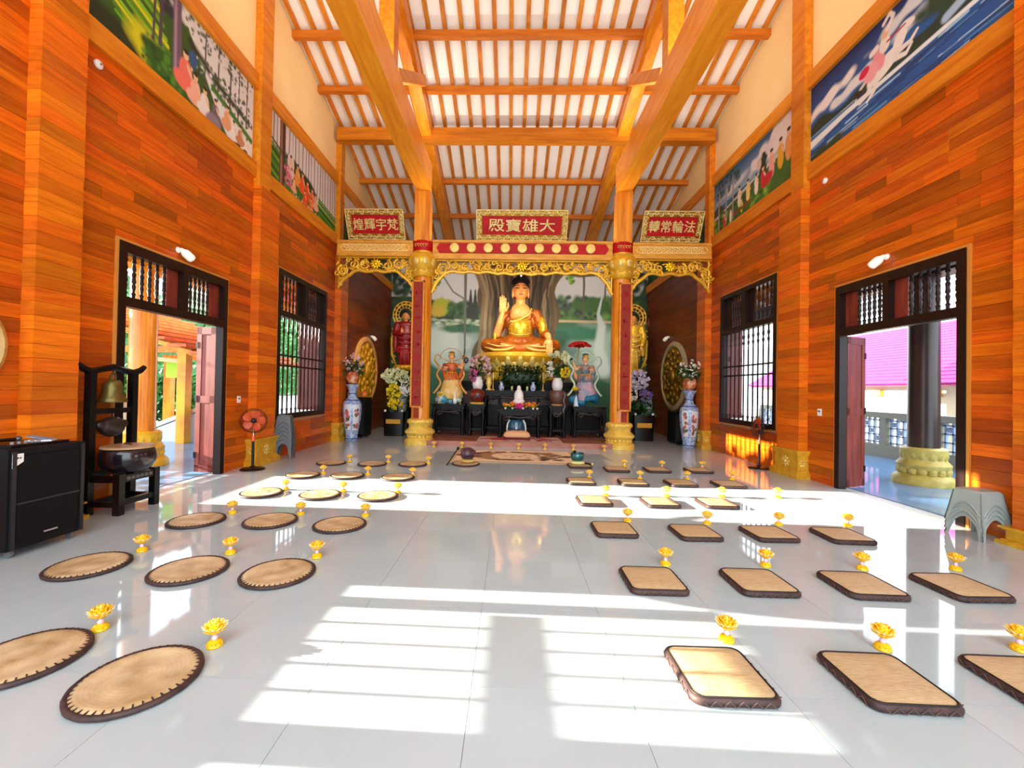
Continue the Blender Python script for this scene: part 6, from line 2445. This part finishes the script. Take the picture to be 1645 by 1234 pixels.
# ================================================================== OUTSIDE THE DOORS
gr = struct('floor_outside', 'pale veranda floor and yard outside the doors')
M_vfl = mat('veranda tile', H('6c9ccc'), .10, 0, .5, H('5c8cc0'), (1, 1, 1), 1, 4, 'World')  # blue of the reflected sky put into the tile colour
M_yard = mat('yard paving', H('b8b2a4'), .8, color2=H('9a9488'), coords='World', nscale=1)
for s in (-1, 1):
    MB().bx(min(s * 5.30, s * 9.6), max(s * 5.30, s * 9.6), -6, 22, -.12, -.005).build('veranda_slab', M_vfl, gr)
    MB().bx(min(s * 9.6, s * 40), max(s * 9.6, s * 40), -30, 60, -.8, -.6).build('yard', M_yard, gr)
MB().bx(-9.6, 9.6, -40, -4.01, -.3, -.15).build('front_yard', mat('pale concrete yard', H('dcd8ce'), .8), gr)


def veranda_column(x, y, label, m, bm):
    c = thing('veranda_column', label, 'column', (x, y, -.005), 0, 'round veranda columns')
    MB().lathe([(.42, 0), (.42, .09), (.38, .14), (.32, .18), (.31, .22), (.35, .28), (.36, .34), (.31, .40), (.295, .44), (.31, .50), (.31, .60), (.27, .63)], 28).build('base', bm, c, 40)
    m2 = MB()
    petal_ring(m2, (0, 0, 0), .32, .22, 16, (.04, .07, .07), .2)
    petal_ring(m2, (0, 0, 0), .285, .50, 16, (.03, .06, .09), .0)
    m2.build('base_petals', bm, c, True)
    MB().lathe([(.215, .62), (.21, 2.0), (.205, 3.6)], 28).build('shaft', m, c, 40)


M_bgold = mat('yellow painted base', H('f0c020'), .4, 0, .5, H('d8a010'), nscale=6)
M_bpale = mat('pale gold base', H('d8c060'), .45, 0, .5, H('b8a048'), nscale=6)
veranda_column(-6.95, 7.66, 'bright veranda column with yellow base outside the left doorway', M_column, M_bgold)
veranda_column(6.95, 7.66, 'dark veranda column with pale gold base outside the right doorway', mat('dark column wood', H('3c241c'), .3, color2=H('2a1610'), nscale=2), M_bpale)
veranda_column(-6.95, 11.6, 'veranda column with yellow base outside the left window', M_column, M_bgold)
veranda_column(6.95, 11.6, 'veranda column with pale gold base outside the right window', M_dark, M_bpale)
for s, side in ((-1, 'left'), (1, 'right')):
    t = struct('trim_veranda_' + side, 'veranda beam and eave on the %s side' % side)
    MB().bx(min(s * 6.75, s * 7.15), max(s * 6.75, s * 7.15), -4, 18, 3.55, 3.9).build('veranda_beam', M_dark if s > 0 else M_beam, t)
    MB().prism([(5.30, 5.0), (5.30, 5.12), (7.9, 4.1), (7.9, 3.98)], -4, 18, lambda a, b, q: (s * a, q, b)).build('eave_board', M_rafter, t)
    for k in range(28):
        y = -3.6 + k * .78
        MB().bar((s * 5.3, y, 4.95), (s * 7.9, y, 3.93), .07, .10).build('eave_rafter', M_rafter, t)


def balustrade(s, x, y0, y1, label, m, cap):
    t = thing('balustrade', label, 'balustrade', (s * x, (y0 + y1) / 2, -.005))
    L = y1 - y0
    MB().bx(-.09, .09, -L / 2, L / 2, 0, .30).build('plinth', cap, t)
    MB().bx(-.10, .10, -L / 2, L / 2, .96, 1.10).build('hand_rail', cap, t)
    n = int(L / 1.3)
    for k in range(n + 1):
        y = -L / 2 + L * k / n
        MB().bx(-.09, .09, y - .08, y + .08, .30, .96).build('pier', cap, t)
    g = random.Random(9)
    for k in range(n):
        a, b = -L / 2 + L * k / n + .08, -L / 2 + L * (k + 1) / n - .08
        m2 = MB()
        w = b - a
        for q in range(4):
            z = .36 + q * .18
            m2.bx(-.03, .03, a, b, z - .018, z + .018)
        for q in range(7):
            y = a + w * (q + .5) / 7
            m2.bx(-.03, .03, y - .018, y + .018, .30, .96)
        for q in range(6):
            yy, zz = a + w * (q + 1) / 7, .45 + .18 * (q % 3)
            st = len(m2.v)
            m2.ell((0, 0, 0), (.04, .075, .065), 8, 5)
            m2.xf(Matrix.Translation((0, yy, zz)), st)
        m2.build('lattice_panel', m, t)


balustrade(1, 9.0, 3.0, 16.0, 'white lattice balustrade of the right veranda', mat('pale blue white lattice', H('b8c8d8'), .5), mat('beige coping', H('a8a088'), .6))
balustrade(-1, 8.75, -1.0, 9.3, 'white lattice balustrade of the left veranda', mat('pale lattice', H('e4e6ea'), .5), mat('cream coping', H('d8d0b8'), .6))

# neighbouring building with tiled roof on the right
t = thing('neighbour_building', 'cream building with magenta tiled roof beyond the right veranda', 'building', (16.5, 15.0, -.6))
MB().bx(0, 6, -12, 14, 0, 3.0).build('wall', mat('cream outside wall', H('b4ac98'), .8), t)
M_rtile = mat('magenta roof tile', H('b01c84'), .6, color2=H('98146c'), nscale=3)
tile = MB()
L = 26.0
tile.bx(-.14, .16, -L / 2, L / 2, -.03, .03)
tm = tile.mesh('roof_course', M_rtile)
for k in range(20):
    f = k / 19
    inst('roof_course', tm, t, (-.9 + 4.6 * f, 1.0, 2.68 + 2.9 * f), (0, -.50, 0))
MB().prism([(-.9, 2.56), (3.9, 5.5), (3.9, 5.0), (-.6, 2.5)], -12, 14, lambda a, b, q: (a, q, b)).build('roof_slab', M_rtile, t)
for k in range(9):
    y = -10 + k * 2.6
    w_ = MB().bx(-.03, .02, y, y + .9, 1.02, 1.25).build('vent_slot', M_black, t)
    MB().bx(-.20, 0, y - .9, y - .45, 2.1, 2.35).build('bracket', mat('ochre bracket', H('d8a848'), .6), t)
MB().bx(-.05, .02, -12, 14, .9, 1.0).build('string_course', mat('cream coping', H('d8d0b8'), .6), t)

# pavilion roof and posts on the left
t = thing('pavilion', 'open pavilion with orange tiled roof beyond the left doorway', 'building', (-10.2, 11.8, -.005))
M_otile = mat('orange roof timber', H('d8702c'), .6, color2=H('b4501c'), nscale=3)
po = mat('orange post', H('e07828'), .5, color2=H('f0b020'), nscale=1.2)
for (x, y) in ((1.75, -1.2), (-1.4, -1.2), (1.75, 2.2), (-1.4, 2.2)):
    MB().bx(x - .11, x + .11, y - .11, y + .11, 0, 2.35).build('post', po, t)
for y in (-1.2, 2.2):
    MB().bar((-1.6, y, 2.35), (1.95, y, 2.35), .14, .16).build('beam', M_beam, t)
for k in range(11):
    a = k / 10
    # roof slope: high at the far left, low towards the hall
    MB().bar((-2.6 + 5.2 * a, -1.9, 3.95 - 2.0 * a * .86), (-2.6 + 5.2 * a, 3.2, 3.95 - 2.0 * a * .86), .46, .07).build('roof_course', M_otile, t)
for k in range(8):
    y = -1.8 + k * .68
    MB().bar((-2.7, y, 3.88), (2.7, y, 2.12), .07, .10).build('rafter', M_beam, t)
MB().bar((1.75, -1.2, 2.2), (.6, -1.2, 2.9), .08, .10).build('brace', mat('pale brace', H('f0b480'), .6), t)
MB().bar((1.75, -1.2, 2.05), (.4, -1.2, 2.15), .08, .10).build('brace', mat('pale brace', H('f0b480'), .6), t)
t = thing('hanging_banner', 'lime green banner hanging under the pavilion roof', 'banner', (-8.98, 10.9, 1.66))
MB().box((0, 0, .18), (.38, .02, .40)).build('cloth', mat('lime cloth', H('a8e030'), .6), t)
MB().tube([(-.19, 0, .39), (.19, 0, .39)], .012, 5).build('rod', M_beam, t)
t = thing('stair_parapet', 'pale sloping stair parapet outside the left doorway', 'parapet', (-8.4, 10.9, -.005), 0)
MB().prism([(-.9, 0), (1.35, 0), (1.35, 1.25), (-.9, .35)], -.08, .08, lambda a, b, q: (a, q, b)).build('parapet_wall', mat('bluish plaster', H('c8d0e0'), .7), t)
MB().prism([(-.95, .35), (1.4, 1.29), (1.4, 1.40), (-.95, .46)], -.12, .12, lambda a, b, q: (a, q, b)).build('coping', mat('cream coping', H('d8d0b8'), .6), t)

M_bush = mat('bush leaf', H('3c8a3c'), .6, color2=H('246428'), nscale=4)
M_bark = mat('bark', H('5a4634'), .8)


def bush(loc, r, n, label, name='bush', trunk=0.0, grp='greenery outside the left wall'):
    t = thing(name, label, 'tree' if trunk else 'bush', loc, 0, grp)
    m2 = MB()
    leaves(m2, (0, 0, trunk + r[2]), r, n, .32, random.Random(len(label) + n), .4)
    o = m2.build('foliage', M_bush, t)
    o['kind'] = 'stuff'
    m2 = MB()
    g = random.Random(3)
    for k in range(4):
        a = g.uniform(0, 6)
        m2.tube([(0, 0, 0), (.1 * math.cos(a), .1 * math.sin(a), trunk * .7 + .1), (r[0] * .5 * math.cos(a), r[1] * .5 * math.sin(a), trunk + r[2])], [.08, .06, .02], 6)
    m2.build('stems', M_bark, t)


bush((-14.6, 15.6, -.6), (1.3, 1.3, 1.2), 1500, 'bright green bush below the pavilion roof')
bush((-18.5, 19.0, -.6), (3.0, 2.6, 2.4), 1800, 'green tree behind the pavilion', 'tree', 1.2)
bush((-12.6, 22.0, -.6), (2.6, 2.2, 2.2), 1500, 'green tree right of the pavilion roof', 'tree', 1.6)
bush((-12.2, 17.6, -.6), (1.4, 1.6, 1.3), 1500, 'grey green bush seen through the left window', 'bush', 0.0)
bush((-14.0, 28.5, -.6), (2.4, 2.6, 2.6), 1300, 'pale green tree seen through the left window bars', 'tree', 1.0)
t = thing('yard_wall', 'low white yard wall beyond the left window', 'wall', (-9.5, 17.5, -.6))
MB().bx(-.1, .1, -4.8, 6, 0, 1.55).build('wall_body', mat('white yard plaster', H('f0ece4'), .8), t)
MB().bx(-.14, .14, -4.8, 6, 1.55, 1.65).build('coping', mat('cream coping', H('d8d0b8'), .6), t)
for k in range(4):  # shrubs out of view, added to block low sun through the left window
    bush((-16.5, 8.5 + k * 1.62, -.6), (.9, .90, 2.5), 2800, 'tall hedge shrub west of the veranda, %s of four' % ('first', 'second', 'third', 'fourth')[k], 'bush', .8)

# wooded hillside closing the view on the left
hill = struct('ground_hillside', 'green wooded hillside far beyond the left doorway')
g = random.Random(12)
n = 40
vs, fs = [], []
for j, (yy, hh) in enumerate(((34, -.6), (35, 4.0), (37, 8.0), (41, 11.0), (48, 12.5))):
    for i in range(n + 1):
        x = -75 + 69 * i / n
        vs.append((x + g.uniform(-.5, .5), yy + g.uniform(-.8, .8), hh + (g.uniform(-.9, .9) if j else 0) + (1.4 * math.sin(i * .5) if j > 1 else 0)))
for j in range(4):
    for i in range(n):
        fs.append((j * (n + 1) + i, j * (n + 1) + i + 1, (j + 1) * (n + 1) + i + 1, (j + 1) * (n + 1) + i))
MB().add(vs, fs).build('slope', mat('wooded slope', H('3c7040'), .9, color2=H('1c4424'), nscale=1.2, detail=6, coords='World', bump=.6), hill, True)

for o in bpy.data.objects:
    if o.name.split('.')[0] in ('stitching', 'apron_scrollwork', 'frame_carving', 'side_beam_carving', 'couplet_strokes', 'collar_scroll', 'sticker_print', 'rail_carving', 'carved_apron', 'relief', 'beads', 'painted_flower'):
        o['kind'] = 'stuff'
